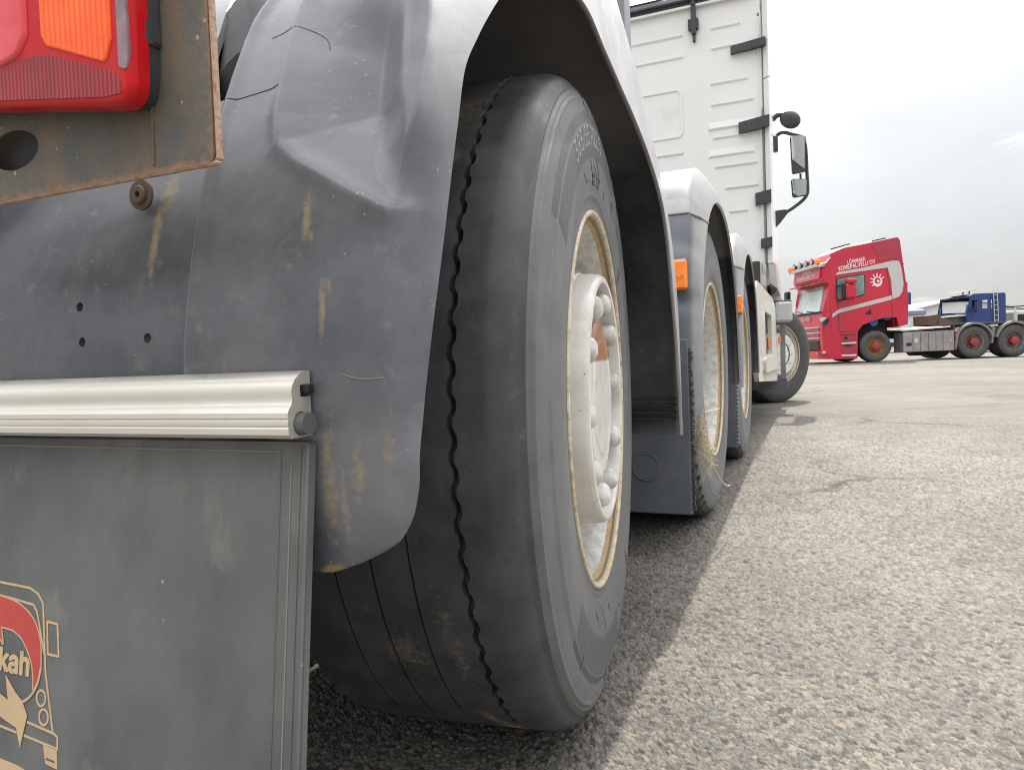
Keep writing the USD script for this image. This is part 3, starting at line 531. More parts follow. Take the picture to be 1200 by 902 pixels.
up_ = tm.triangles[tm.face_normals[:, 2] > .9][:, :, :2]
tp = unary_union([Polygon(t) for t in up_ if Polygon(t).area > 1e-12]).buffer(.0006)
tp = aff.translate(aff.scale(tp, 1.02, 1.0, origin=(0, 0)), -.6680 - tp.bounds[2] * 1.02, .2905)
ink(tp, INK_CREAM, 'emblem_lettering', .0004)
low = Polygon(spline([(-.757, .2130), (-.7101, .2118), (-.6893, .2106), (-.6700, .2085), (-.6600, .2040), (-.6560, .1960), (-.6560, .180)], 30).tolist() + [(-.757, .180)]).difference(Polygon([(-.757, .203), (-.700, .203), (-.700, .2), (-.692, .2), (-.692, .190), (-.757, .190)]))
ink(low, INK_CREAM, 'emblem_lower_lettering')

# ------------------------------------------------------------------ wheels
def tyre_grid(prof, n, warp=None, depth=None, lugs=None, flat=None):
    """profile (x, r) dense polyline swept round; warp(x, theta) shifts x; depth(i) radial cut"""
    prof = np.asarray(prof, float); k = len(prof); th = np.arange(n) / n * 2 * math.pi
    X = np.repeat(prof[None, :, 0], n, 0); Rr = np.repeat(prof[None, :, 1], n, 0); TH = np.repeat(th[:, None], k, 1)
    if warp is not None: X = X + warp(X, TH)
    if lugs is not None: Rr = Rr - lugs(X, TH, Rr)
    P = np.stack([X, Rr * np.cos(TH), Rr * np.sin(TH)], -1)
    idx = np.arange(n * k).reshape(n, k); nx = np.roll(idx, -1, 0)
    f = np.stack([idx[:, :-1], idx[:, 1:], nx[:, 1:], nx[:, :-1]], -1).reshape(-1, 4)
    return P, f
def tyre_profile(R, w, flange_r=.298, groove=()):
    """outer sidewall -> tread -> inner sidewall; groove: (x centre, half width, depth)"""
    c = -w / 2 + .030
    side = [(-.004, flange_r - .012), (.003, flange_r + .004), (.002, flange_r + .012), (.0065, flange_r + .030), (.0105, flange_r + .055), (.0118, flange_r + .085), (.0110, flange_r + .112), (.0070, flange_r + (R - flange_r) * .66), (.001, flange_r + (R - flange_r) * .78), (-.010, flange_r + (R - flange_r) * .89), (-.018, flange_r + (R - flange_r) * .945), (-.029, R - .0050), (-.042, R - .0015)]
    s1 = spline(side, 62)
    # raised rings and thin shoulder lines moulded in the sidewall
    q = s1.copy()
    for r_, a_, w_ in ((R - .024, .0024, .0014), (R - .031, .0026, .0014), (R - .038, .0022, .0014), (R - .075, .0015, .003), (flange_r + .022, .002, .003), (flange_r + .034, .0014, .002)):
        q[:, 0] += a_ * np.exp(-((s1[:, 1] - r_) / w_) ** 2)
    left, right = q[-1, 0], 2 * c - q[-1, 0]
    xs = set(np.round(np.linspace(left, right, 46), 5))
    for gx, gw, gd in groove:
        xs = {x_ for x_ in xs if abs(x_ - gx) > gw * 1.6}
        xs |= {gx - gw * 1.25, gx - gw, gx - gw * .78, gx - gw * .7, gx + gw * .7, gx + gw * .78, gx + gw, gx + gw * 1.25}
    xs = np.array(sorted(xs, reverse=True))
    rr = R - .0015 + .0015 * (1 - ((xs - c) / (left - c)) ** 2) + 0 * xs
    for gx, gw, gd in groove: rr -= gd * (np.abs(xs - gx) < gw * .79)
    tread = np.c_[xs, rr]
    s2 = s1[::-3].copy(); s2[:, 0] = 2 * c - s2[:, 0]
    return np.vstack([q, tread[1:-1], s2]), int(np.argmax(s1[:, 1] > R - .026))
def wheel_matrix(X, Y, zc, steer, camber=0.0):
    return T(X, Y, zc) @ Rm([0, 0, 1], steer) @ Rm([0, 1, 0], camber)
def make_tyre(parent, M, R, w, n, groove=(), zig=None, lugs=None, label=None, mats=(RUBBER, WALL), text=None, dirt=None):
    prof, ns = tyre_profile(R, w, groove=groove)
    def warp(X, TH):
        if zig is None: return 0 * X
        out = 0 * X
        for gx in zig[0]:
            ph = TH * zig[1] / (2 * math.pi); tri = np.sin(2 * math.pi * ph) + .18 * np.sin(6 * math.pi * ph)
            out += zig[2] * tri * np.clip(1 - (np.abs(X - gx) - .006) / .012, 0, 1)
        return out
    P, f = tyre_grid(prof, n, warp, lugs=lugs)
    k = P.shape[1]; P = P.reshape(-1, 3)
    A4 = M[:3, :3]; W = P @ A4.T + M[:3, 3]
    low_ = np.clip(.0015 - W[:, 2], 0, None); W[:, 2] = np.maximum(W[:, 2], .0015)                       # the contact patch is flat
    col = f[:, 0] % k
    t = group('tyre', parent)
    side = (col < ns - 1)
    tr = trimesh.Trimesh(W, np.vstack([f[~side][:, [0, 1, 2]], f[~side][:, [0, 2, 3]]]), process=False); tr.remove_unreferenced_vertices()
    sd = trimesh.Trimesh(W, np.vstack([f[side][:, [0, 1, 2]], f[side][:, [0, 2, 3]]]), process=False); sd.remove_unreferenced_vertices()
    for g in (tr, sd):
        # faces outward
        ctr = M[:3, 3]
        if np.einsum('ij,ij->i', g.face_normals, g.triangles_center - ctr).mean() < 0: g.invert()
    if dirt: smooth_obj("tread", tr, mats[0], t, 40, dirt)
    else: obj('tread', tr, mats[0], t, smooth=40, prim=None)
    obj('sidewall', sd, mats[1], t, smooth=45)
    return t
def nut(r, h):
    """hexagon nut under a domed cap"""
    prof = [(0, r * 1.12), (.004, r * 1.12), (.0055, r)] + [(.0055 + (h - .0055) * (.45 + .55 * math.sin(a)), r * math.cos(a) ** .8 if a < 1.55 else 0.0002) for a in np.linspace(0, math.pi / 2, 8)]
    return revolve(prof, 14)
def world(g, M): return moved(g, M)

# rear steered wheel, close to the camera
W1 = group('wheel', TRUCK); tag(W1, 'rearmost wheel with worn bald tyre and white rusty-edged rim')
M1 = wheel_matrix(-.3105, 1.112, .4955, .130, .004)
gr1 = [(-.076, .0034, .011), (-.290, .0034, .010), (-.135, .0012, .004), (-.180, .0012, .004), (-.225, .0012, .004)]
def dirt1(v):
    d = np.zeros(len(v))
    for x_, z_, a_, b_, amp in ((-.365, .070, .020, .045, .72), (-.372, .115, .012, .030, .60), (-.42, .24, .04, .05, .42), (-.375, .86, .05, .05, .50), (-.37, .79, .035, .03, .52), (-.36, .25, .02, .12, .38), (-.385, .50, .025, .06, .42)):
        d = np.maximum(d, amp * np.exp(-((v[:, 0] - x_) / a_) ** 2 - ((v[:, 2] - z_) / b_) ** 2))
    return d * (v[:, 1] < 1.1)
TY1 = make_tyre(W1, M1, .496, .385, 1000, gr1, ((-.076, -.290), 88, .0024), dirt=dirt1)
def bend_text(txt, h, r, x, mid, M, mat, parent, name='moulded_lettering', depth=.0016):
    g = meshkit.text_mesh(txt, h, depth); g = g.subdivide_to_size(h * .6); v = g.vertices.copy()
    wdt = v[:, 0].max(); a = mid - (v[:, 0] - wdt / 2) / r; rr = r + v[:, 1]
    # angle measured from up, clockwise seen from outside = towards +y
    g.vertices = np.c_[x(rr) + v[:, 2], -rr * np.sin(a), rr * np.cos(a)]
    if g.volume < 0: g.invert()
    obj(name, moved(g, M), mat, parent, smooth=False)
prof1, _ = tyre_profile(.496, .385); prof1 = prof1[:56]
wallx = lambda rr: np.interp(rr, prof1[:, 1], prof1[:, 0]) - .0006
bend_text('385/55 R22.5', .028, .392, wallx, .30, M1, LETTER, TY1)
bend_text('HL 2.1', .017, .335, wallx, .12, M1, WALL, TY1, depth=.002)
# dark raised name panels as on the moulded sidewall
for a0, a1, r0_, r1_ in ((-.35, 1.02, .372, .440), (2.25, 3.3, .365, .432)):
    pa = np.linspace(a0, a1, 60); ra = np.linspace(r0_, r1_, 10); A_, R_ = np.meshgrid(pa, ra, indexing='ij')
    edge = np.minimum(np.minimum(A_ - a0, a1 - A_) * .39, np.minimum(R_ - r0_, r1_ - R_)); lift = .0009 * sstep(0, .004, edge) - .0003
    P = np.stack([wallx(R_) + .0006 + lift, -R_ * np.sin(A_), R_ * np.cos(A_)], -1)
    g = gridmesh(P); n_ = g.face_normals[:, 0].mean(); g.invert() if n_ < 0 else None
    obj('sidewall_panel', moved(g, M1), PANEL, TY1)
def cracks(parent, M, n):
    for k in range(n):
        a0 = RNG.choice([RNG.uniform(-.9, .4), RNG.uniform(2.2, 4.2)]); ra = RNG.uniform(.312, .44); L = RNG.uniform(.015, .06); dr = RNG.uniform(.2, 1.0); q = []
        for t in np.linspace(0, 1, 9):
            rr = min(.47, ra + dr * L * t + RNG.normal(0, .0012)); an = a0 + (1.05 - dr) * L / rr * t + RNG.normal(0, .002); q.append((float(wallx(rr)) + .0008, -rr * math.sin(an), rr * math.cos(an)))
        obj('sidewall_crack', moved(tube(spline(q, 16), np.r_[.0001, np.full(14, RNG.uniform(.00035, .0006)), .0001], 5), M), GROOVE, parent, smooth=False)
cracks(TY1, M1, 46)
def white_rim(parent, M, drop_disc=True, seed=1):
    fl = [(-.0035, .2985), (.0010, .3000), (.0045, .2990), (.0060, .2960), (.0050, .2925), (.0015, .2905)]
    obj('rim_flange', moved(revolve(fl + [(-.0035, .2985)], 160), M), FLANGE, parent, smooth=60)
    obj('rim_rust_band', moved(revolve([(.0015, .2905), (-.003, .2885), (-.010, .2840), (-.013, .2825)], 160), M), RUST, parent, smooth=60)
    barrel = revolve([(-.013, .2825), (-.034, .2735), (-.060, .2690), (-.150, .2640), (-.300, .2620)], 160)
    obj('rim_barrel', moved(barrel, M), RIMWHITE, parent, smooth=60)
white_rim(W1, M1)
disc = mani(revolve([(-.145, .2632), (-.120, .2440), (-.090, .2220), (-.060, .2100), (-.046, .2075), (-.044, .2050), (-.024, .2040), (-.022, .2020), (-.004, .2010), (.006, .1995), (.0125, .1960), (.0145, .1910), (.0130, .1860), (.0060, .1830), (-.012, .1815), (-.014, .1790), (-.014, .1280), (-.024, .1260), (-.024, .178), (-.030, .1880), (-.045, .1960), (-.063, .2000), (-.095, .2130), (-.127, .2380), (-.152, .2580), (-.145, .2632)], 160))
for k in range(10):
    a = (k + .5) / 10 * 2 * math.pi + .10
    h = []
    for da, rr in ((-.050, .178), (.050, .178), (0, .1815), (0, .170)):
        for dx in (-.09, -.004): h += [(dx, (rr + .004 * math.cos(b)) * math.cos(a + da + .02 * math.sin(b)), (rr + .004 * math.cos(b)) * math.sin(a + da + .02 * math.sin(b))) for b in np.linspace(0, 2 * math.pi, 9)[:-1]]
    disc = disc - mani(hull(h))
smooth_obj('wheel_disc', world(totri(disc), M1), RIM, W1, 40, lambda v: .40 * np.exp(-((v[:, 2] - .72) / .03) ** 2) * (v[:, 1] < 1.07) + .25 * np.exp(-((v[:, 2] - .60) / .06) ** 2) * (v[:, 1] < .97))
hubp = [(-.09, .1270), (-.008, .1270), (.000, .1255), (.0035, .1210), (.0045, .1140), (.0050, .1060), (.0035, .1020), (.003, .094), (.0055, .090), (.006, .05), (.006, .0005)]
hub = revolve(hubp, 96); hub = hub.subdivide_to_size(.02)
smooth_obj('hub', world(hub, M1), RIM, W1, 40, lambda v: 1.3 * sstep(.548, .570, v[:, 2]) * (1 - .3 * sstep(.63, .66, v[:, 2])), 'white hub with a rusty upper half')
for k in range(10):
    a = k / 10 * 2 * math.pi + .10
    obj('wheel_nut', world(moved(nut(.0195, .033), T(-.0140, .1560 * math.cos(a), .1560 * math.sin(a))), M1), RIMWHITE, W1, smooth=50)

def lugs(X, TH, R):
    """worn block pattern: cross grooves over the shoulders"""
    ph = (TH * 56 / (2 * math.pi)) % 1
    cut_ = sstep(.30, .38, ph) * (1 - sstep(.62, .70, ph))
    on = sstep(.475, .490, R)
    edge = sstep(.075, .095, np.abs(X + .1275))
    return .013 * cut_ * on * edge
def drive_wheel(Y, side=1, detail=True):
    wp = group('wheel', TRUCK)
    M = wheel_matrix(SIDE - .030, Y, .500, 0.0) if side > 0 else wheel_matrix(-2.74 - SIDE + .030 - .25 + .51, Y, .500, math.pi)
    make_tyre(wp, M, .507, .315, 448 if detail else 112, [(-.0575 - .045, .006, .012), (-.1975 + .045, .006, .012)], lugs=lugs if detail else None)
    make_tyre(wp, M @ T(-.350, 0, 0), .507, .315, 336 if detail else 112, [(-.1275, .006, .012)], lugs=lugs if detail else None)
    white_rim(wp, M)
    dd = revolve([(-.150, .264), (-.172, .250), (-.178, .220), (-.180, .142), (-.186, .142), (-.186, .25), (-.160, .266), (-.150, .264)], 96)
    obj('wheel_disc', world(dd, M), RIMWHITE, wp, smooth=50)
    obj('hub', world(revolve([(-.20, .139), (-.085, .135), (-.075, .125), (-.072, .06), (-.072, .0005)], 64), M), RIM, wp, smooth=45)
    for k in range(10):
        a = k / 10 * 2 * math.pi
        obj('wheel_nut', world(moved(nut(.019, .040), T(-.178, .1675 * math.cos(a), .1675 * math.sin(a))), M), RIMWHITE, wp, smooth=50)
    return wp
tag(drive_wheel(AX[1]), 'second wheel, drive axle, deep white dished rim')
tag(drive_wheel(AX[2]), 'third wheel, drive axle, mostly hidden')
W4 = group('wheel', TRUCK); tag(W4, 'front wheel turned outwards')
M4 = wheel_matrix(-.222, AX[3], .497, -math.radians(36))
make_tyre(W4, M4, .502, .385, 260, [(-.092, .005, .01), (-.292, .005, .01), (-.19, .005, .01)], mats=(RUBBER, RUBBER))
white_rim(W4, M4)
obj('wheel_disc', world(revolve([(-.145, .2632), (-.080, .2300), (-.006, .2165), (.010, .2090), (.0120, .178), (.0120, .1270)], 96), M4), RIM, W4, smooth=40)
obj('hub', world(revolve(hubp, 64), M4), RIM, W4, smooth=40)
for k in range(10):
    a = k / 10 * 2 * math.pi
    obj('wheel_nut', world(moved(nut(.0195, .033), T(-.0140, .1560 * math.cos(a), .1560 * math.sin(a))), M4), RIMWHITE, W4, smooth=50)
# wheels on the far side of the truck
for Y, st in ((AX[0], .149), (AX[1], 0), (AX[2], 0), (AX[3], -.5)):
    wp = group('wheel', TRUCK); M = wheel_matrix(-2.42, Y, .50, st + math.pi)
    make_tyre(wp, M, .507, .385, 96, []); obj('wheel_disc', world(revolve([(-.01, .297), (-.10, .27), (-.14, .2), (-.14, .0005)], 48), M), RIMWHITE, wp, smooth=40)

# ------------------------------------------------------------------ mudguards of the drive axles
rows2 = [(-.612, .395, -.285, -.598, .395, -.252), (-.612, .55, -.285, -.585, .55, -.250), (-.606, .66, -.285, -.565, .66, -.250), (-.592, .78, -.285, -.53, .77, -.250), (-.572, .88, -.285, -.47, .86, -.250), (-.545, .945, -.285, -.40, .935, -.250),
         (-.480, 1.03, -.290, -.31, .99, -.250), (-.39, 1.09, -.295, -.22, 1.025, -.250), (-.25, 1.135, -.30, -.12, 1.045, -.250), (-.05, 1.155, -.30, .0, 1.05, -.250), (.15, 1.14, -.30, .13, 1.035, -.250), (.30, 1.09, -.295, .25, .995, -.250), (.42, 1.01, -.29, .36, .93, -.250),
         (.52, .90, -.285, .46, .84, -.250), (.585, .76, -.285, .53, .72, -.250), (.61, .60, -.285, .57, .58, -.250), (.615, .42, -.285, .60, .42, -.250)]
def relief2(X, Z, A):
    rear = 1 - sstep(.33, .4, A)
    d = 0.018 * sstep(.86, .80, Z + .35 * (X + .285)) * sstep(.70, .74, Z + .0 * X) * rear
    d = d + .010 * sstep(.70, .66, Z) * rear
    return d
def drive_guard(Y):
    g = mudguard(rows2, -.98, n=200, m=60, disp=relief2, yoff=Y, edge_n=14, sharp=.42)
    p_ = smooth_obj('mudguard', g, PLASTIC2, TRUCK, 36, lambda v: 0 * v[:, 0], painted_sheen=lambda v: np.maximum(sstep(-.003, .003, v[:, 2] - .944 + .03 * sstep(-.285, -.25, v[:, 0])) * .85, sstep(-.281, -.268, v[:, 0]) * .55))  # top caps and side lips paled in colour to stand in for sheen
    obj('joint_line', tube(np.array([(-.98, -.5475, .944), (-.285, -.5475, .944), (-.262, -.50, .938), (-.2495, -.402, .934)]) + [0, Y, 0], .003, 6), GAP, p_)
    fl = box(-.90, -.283, Y - .628, Y - .615, .128, .60, .004)
    obj('spray_flap', fl, PLASTIC2, p_)
    return p_
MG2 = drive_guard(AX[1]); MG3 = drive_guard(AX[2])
# brush fringe along the flap edge, round embossed mark on the flap, reflectors
br = []
for k in range(64):
    zz = .14 + k * .0068 + RNG.uniform(-.001, .001); br.append(box(-.287, -.276 + RNG.uniform(-.003, .004), AX[1] - .626, AX[1] - .616, zz, zz + .0042))
obj('brush_fringe', br, BLACKPL, MG2, smooth=False)
br = []
for k in range(22):
    zz = .15 + k * .018; br.append(moved(trimesh.creation.icosphere(1, .009), T(-.280, AX[2] - .62, zz)))
obj('brush_fringe', br, GREYMET, MG3)
obj('embossed_mark', moved(trimesh.creation.torus(.036, .0018, major_sections=48, minor_sections=8), T(-.405, AX[1] - .629, .255) @ Rm([1, 0, 0], math.pi / 2)), PLASTIC2, MG2)
obj('embossed_mark', moved(trimesh.creation.cylinder(.034, .003, sections=40), T(-.405, AX[1] - .6285, .255) @ Rm([1, 0, 0], math.pi / 2)), PLASTIC2, MG2)
def marker(parent, x, y, zc, w, h, d):
    """amber side marker in a black base, with a raised reflector square"""
    obj('marker_base', box(x - w / 2 - .004, x + w / 2, y - d * .35, y + .012, zc - h / 2 - .004, zc + h / 2 + .004, .003), GREYMET, parent)
    obj('marker_lens', box(x - w / 2, x + w / 2 + .002, y - d, y - d * .35 + .001, zc - h / 2, zc + h / 2, .006), AMBER, parent, label='amber side marker lens')
    obj('marker_lens', moved(box(-w * .22, w * .22, -.0015, .0015, -w * .22, w * .22, .0005), T(x, y - d - .001, zc) @ Rm([0, 1, 0], math.pi / 4)), AMBER, parent)
marker(MG2, -.302, AX[1] - .598, .770, .036, .080, .026)
marker(MG3, -.262, AX[2] - .590, .765, .024, .080, .024)

# ------------------------------------------------------------------ chassis and posts
obj('chassis_frame', [box(-1.10, -1.03, .55, 9.0, .72, 1.0), box(-1.98, -1.91, .55, 9.0, .72, 1.0), box(-1.91, -1.10, .56, .64, .74, .98), box(-1.91, -1.10, 3.1, 3.3, .74, .98), box(-1.91, -1.10, 6, 6.2, .74, .98)], DARK, TRUCK)
for Y in AX: obj('axle', [moved(trimesh.creation.cylinder(.075, 1.7, sections=20), T(-1.5, Y, .50) @ Rm([0, 1, 0], math.pi / 2))], DARK, TRUCK)
obj('added_shade_deck', [box(-2.2, -.88, .58, 5.6, 1.02, 1.05)], DARK, TRUCK)  # unseen deck plate, added to shade the ground under the truck
obj('rear_crossmember', [box(-2.2, -.88, .48, .545, .56, .86)], DARK, TRUCK)
obj('frame_post', [box(-.640, -.605, 2.50, 2.56, 1.05, 3.3, .004), box(-.596, -.562, 2.50, 2.60, 1.05, 3.3, .004), box(-.607, -.594, 2.54, 2.58, 1.05, 3.3)], GREYMET, TRUCK, label='blue grey steel post standing behind the rear mudguard')

# ------------------------------------------------------------------ cab
YC = 6.90
XR = -.240
CAB = group('cab', TRUCK)
shell = []
prof = [(YC, 1.10), (YC, 3.79), (YC + .02, 3.82), (YC + .35, 3.95), (YC + 1.2, 3.9), (YC + 1.75, 3.55), (YC + 2.02, 2.75), (YC + 2.25, 1.9), (YC + 2.28, .55), (YC + 1.55, .45), (YC + 1.50, 1.10)]
def cabsec(x_, ins): 
    pg = Polygon(prof).buffer(-ins, join_style=1) if ins else Polygon(prof)
    return pg
cb = trimesh.creation.extrude_polygon(Polygon(prof).buffer(-.06).buffer(.06), 2.36, engine='earcut'); cb = YZ(cb, -2.67)
cb2 = trimesh.creation.extrude_polygon(Polygon(prof).buffer(-.05).buffer(.001), 2.44, engine='earcut'); cb2 = YZ(cb2, -2.71)
obj('body', totri(mani(cb) + mani(cb2)), WHITE, CAB, smooth=30)
# recessed and raised pressings of the rear wall
def rib(x0, x1, zc, h=.020, d=.010): return hull([(x0 + .012, YC, zc - h), (x1 - .012, YC, zc - h), (x0, YC, zc + .004), (x1, YC, zc + .004), (x0 + .004, YC - d, zc), (x1 - .004, YC - d, zc)])
for x0, x1, zc in ((-1.75, -1.00, 3.545), (-1.75, -1.00, 3.345), (-.745, -.48, 3.55), (-.75, -.45, 3.365), (-.76, -.43, 3.045), (-.76, -.38, 2.85), (-.75, -.45, 2.545), (-.74, -.36, 2.275), (-.65, -.35, 2.07), (-.62, -.45, 1.85), (-1.75, -1.02, 2.45), (-1.75, -1.02, 2.25)):
    obj('wall_rib', rib(x0, x1, zc), WHITE, CAB)
obj('wall_step', hull([(-.79, YC, 2.61), (-.37, YC, 2.61), (-.79, YC, 2.69), (-.37, YC, 2.69), (-.78, YC - .012, 2.632), (-.38, YC - .012, 2.632)]), WHITE, CAB)
obj('wall_step', hull([(-.80, YC, 2.36), (-.37, YC, 2.36), (-.78, YC, 2.44), (-.39, YC, 2.44), (-.77, YC - .010, 2.38), (-.40, YC - .010, 2.38)]), WHITE, CAB)
emb = rounded(Polygon([(-1.85, 2.60), (-1.02, 2.60), (-1.02, 3.06), (-1.85, 3.06)]), .06); emb = emb.difference(emb.buffer(-.022))
obj('wall_panel_bead', XZ(extr(emb, .006), YC), WHITE, CAB)
bead_v = hull([(-.345, YC, 1.25), (-.345, YC, 3.6), (-.305, YC, 1.25), (-.305, YC, 3.6), (-.33, YC - .02, 1.3), (-.33, YC - .02, 3.55)]); obj('corner_bead', bead_v, WHITE, CAB)
obj('wall_flange', box(-2.6, -.36, YC - .035, YC + .01, 3.770, 3.797, .004), WHITE, CAB)
obj('roof_gap', box(-2.6, -.36, YC - .02, YC + .05, 3.80, 3.915), BLACKPL, CAB); obj('roof_gap_rail', moved(box(-2.6, -.50, -.03, .03, -.02, .02, .006), T(0, YC - .03, 3.86)), GREYMET, CAB)
tr_ = [box(-1.62 - .75, -1.20, YC - .09, YC + .05, 3.965, 3.995, .004)] + [box(-2.3 + k * .045, -2.276 + k * .045, YC - .095, YC - .06, 3.952, 4.01, .003) for k in range(24)]
obj('tread_strip', tr_, CHROME, CAB)
# side air deflector: upright strips behind the door, with the gap between them
def strip(z0, z1, y0, y1, x0=-.292, x1=-.236):
    return hull([(x0, y0 + .05, z0), (x1 - .012, y0, z0), (x1, y0 + .04, z0), (x1, y1, z0), (x0, y1, z0), (x0, y0 + .05, z1), (x1 - .012, y0, z1), (x1, y0 + .04, z1), (x1, y1, z1), (x0, y1, z1)])
obj('side_deflector', strip(3.012, 3.96, YC - .06, YC + .42), WHITE, CAB); obj('side_deflector', strip(1.34, 3.000, YC - .06, YC + .42), WHITE, CAB)
obj('side_deflector', hull([(-.285, YC - .05, 1.33), (-.225, YC - .06, 1.33), (-.215, YC + .4, 1.33), (-.285, YC + .4, 1.33), (-.275, YC - .02, 1.16), (-.210, YC - .02, 1.10), (-.200, YC + .4, 1.06), (-.285, YC + .4, 1.06)]), CREAM, CAB)
obj('deflector_seam', [box(-.312, -.296, YC - .012, YC + .01, 1.34, 2.75), box(-.336, -.318, YC - .012, YC + .01, 3.1, 3.6)], GAP, CAB)
for x0, x1, z0, z1, sl_ in ((-.570, -.268, 3.275, 3.345, .012), (-.515, -.246, 2.545, 2.645, .02), (-.385, -.246, 1.875, 1.985, .012), (-.345, -.246, 1.480, 1.565, .008)):
    obj('deflector_bracket', hull([(x0, YC - .03, z0), (x1, YC - .075, z0 + sl_), (x0, YC - .03, z1), (x1, YC - .075, z1 + sl_), (x0, YC, z0), (x1, YC, z0 + sl_), (x0, YC, z1), (x1, YC, z1 + sl_)]), BLACKPL, CAB)
obj('roof_latch', [box(-.915, -.872, YC - .05, YC - .01, 3.52, 4.02, .005), box(-.945, -.850, YC - .035, YC, 3.565, 3.665, .004), box(-.905, -.882, YC - .03, YC, 3.455, 3.57, .003), box(-.905, -.882, YC - .06, YC - .02, 3.78, 3.84, .003)], BLACKPL, CAB)
# mirrors on the right side
YM = 7.75
RM = group('mirror', TRUCK); tag(RM, 'black wing mirror assembly on the cab')
def yz(*p): return [V3(q, float) for q in p]
obj('mirror_arm', tube(spline([(-.26, YM, 2.60), (-.215, YM, 2.72), (-.16, YM, 2.745), (-.08, YM, 2.715), (.03, YM, 2.66), (.055, YM + .02, 2.55), (.062, YM + .03, 2.3), (.066, YM + .02, 2.13), (.05, YM, 2.08), (-.06, YM, 1.985), (-.15, YM, 1.935), (-.23, YM, 1.90)], 60), .017, 10), BLACKPL, RM)
obj('mirror_arm', hull([(-.245, YM - .03, 1.96), (-.16, YM - .02, 1.965), (-.245, YM - .03, 1.80), (-.20, YM - .02, 1.83), (-.10, YM, 1.96), (-.245, YM + .05, 1.96), (-.16, YM + .05, 1.965), (-.245, YM + .05, 1.80)]), BLACKPL, RM)
obj('mirror_arm', box(-.255, -.205, YM - .04, YM + .05, 2.56, 2.72, .012), BLACKPL, RM)
def mirror_head(x0, x1, z0, z1, y, bulge):
    q = rounded(Polygon([(x0 + .008, z0), (x1, z0 + .012), (x1 + .006, z1 - .02), (x0 - .004, z1)]), .025)
    pts = [(a_, y, b_) for a_, b_ in np.array(q.exterior.coords)] + [(a_, y + bulge, b_) for a_, b_ in np.array(q.buffer(-.03).exterior.coords)]
    obj('mirror_housing', hull(pts), BLACKPL, RM, smooth=35)
    gl = trimesh.creation.extrude_polygon(q.buffer(-.010), .003, engine='earcut'); gl = XZ(gl, 0); c_ = gl.centroid; gl.apply_translation(-c_); gl.apply_transform(Rm([1, 0, 0], .24) @ Rm([0, 0, 1], -.22)); gl.apply_translation((c_[0], y - .022, c_[2]))
    obj('mirror_glass', gl, MIRROR, RM)
mirror_head(-.088, .052, 2.300, 2.690, YM - .03, .10)
mirror_head(-.088, .062, 2.065, 2.262, YM - .03, .10)
obj('mirror_link', box(-.01, .012, YM, YM + .03, 2.25, 2.31), BLACKPL, RM)
dome = trimesh.creation.icosphere(3, 1.0); dome.apply_scale((.105, .06, .085)); dome.apply_transform(Rm([0, 1, 0], .62)); dome.apply_translation((-.085, YM, 2.86))
obj('kerb_mirror', [dome], BLACKPL, RM); obj('kerb_mirror_arm', tube(spline([(-.25, YM, 2.88), (-.19, YM, 2.925), (-.13, YM, 2.92)], 12), .024, 10), BLACKPL, RM)
# lower body between third wheel and front wheel
LB = group('side_fairing', TRUCK); tag(LB, 'cream side fairing with dark step openings below the cab')
def flare(y): return -.262 + .030 * (y - 4.7) / 2.3
def pan(poly, th=.03):
    g = trimesh.creation.extrude_polygon(poly, th, engine='earcut'); g = g.subdivide_to_size(.25); g = YZ(g, -th); g.vertices[:, 0] += flare(g.vertices[:, 1]); return g
side = rounded(Polygon([(4.60, .36), (6.95, .26), (7.0, .60), (6.85, .93), (6.45, .99), (4.60, .99)]), .08)
opening = rounded(Polygon([(5.35, .52), (6.15, .52), (6.15, .83), (5.35, .83)]), .03)
obj('fairing_panel', pan(side.difference(opening)), CREAM, LB, smooth=30)
obj('step_recess', box(-.60, -.30, 5.2, 6.3, .46, .88), BLACK, LB)
obj('step', pan(rounded(Polygon([(5.0, .40), (6.9, .38), (6.9, .50), (5.0, .50)]), .03), .05).apply_translation((.022, 0, 0)), CREAM, LB)
obj('fuel_tank', box(-.95, -.36, 4.62, 5.9, .38, .95, .05), DARK, LB)
marker(LB, -.238, 5.45, .60, .014, .075, .02); marker(LB, -.205, 6.93, .64, .016, .06, .015)
obj('front_flap', [box(-.72, -.150, 6.98, 6.995, .175, .275, .003)], PLASTIC2, LB); obj('front_flap', [box(-.205, -.160, 6.99, 7.005, .275, .85, .003)], GREYMET, LB)
obj('work_lamp', [box(-.250, -.092, 6.90, 7.02, .80, .985, .02)], LAMP, LB, label='grey work lamp'); obj('work_lamp_body', [box(-.30, -.225, 6.92, 7.10, .83, .97, .01), box(-.262, -.100, 6.93, 7.05, .975, 1.000, .006)], BLACKPL, LB)
obj('cab_support', [box(-1.0, -.34, 6.3, 7.3, .95, 1.09), box(-.62, -.36, 6.82, 6.98, 1.02, 1.36), box(-.80, -.30, 7.15, 8.4, .98, 1.12)], DARK, LB)
obj('wheel_housing', [box(-.95, -.80, 7.2, 8.3, .45, 1.1)], DARK, LB)
obj('door_skin', hull([(-.29, YC + .35, 1.06), (-.205, YC + .38, 1.06), (-.29, YC + 1.5, 1.06), (-.205, YC + 1.4, 1.06), (-.29, YC + .35, 1.36), (-.235, YC + .40, 1.36), (-.29, YC + 1.5, 1.36), (-.235, YC + 1.4, 1.36)]), CREAM, LB)

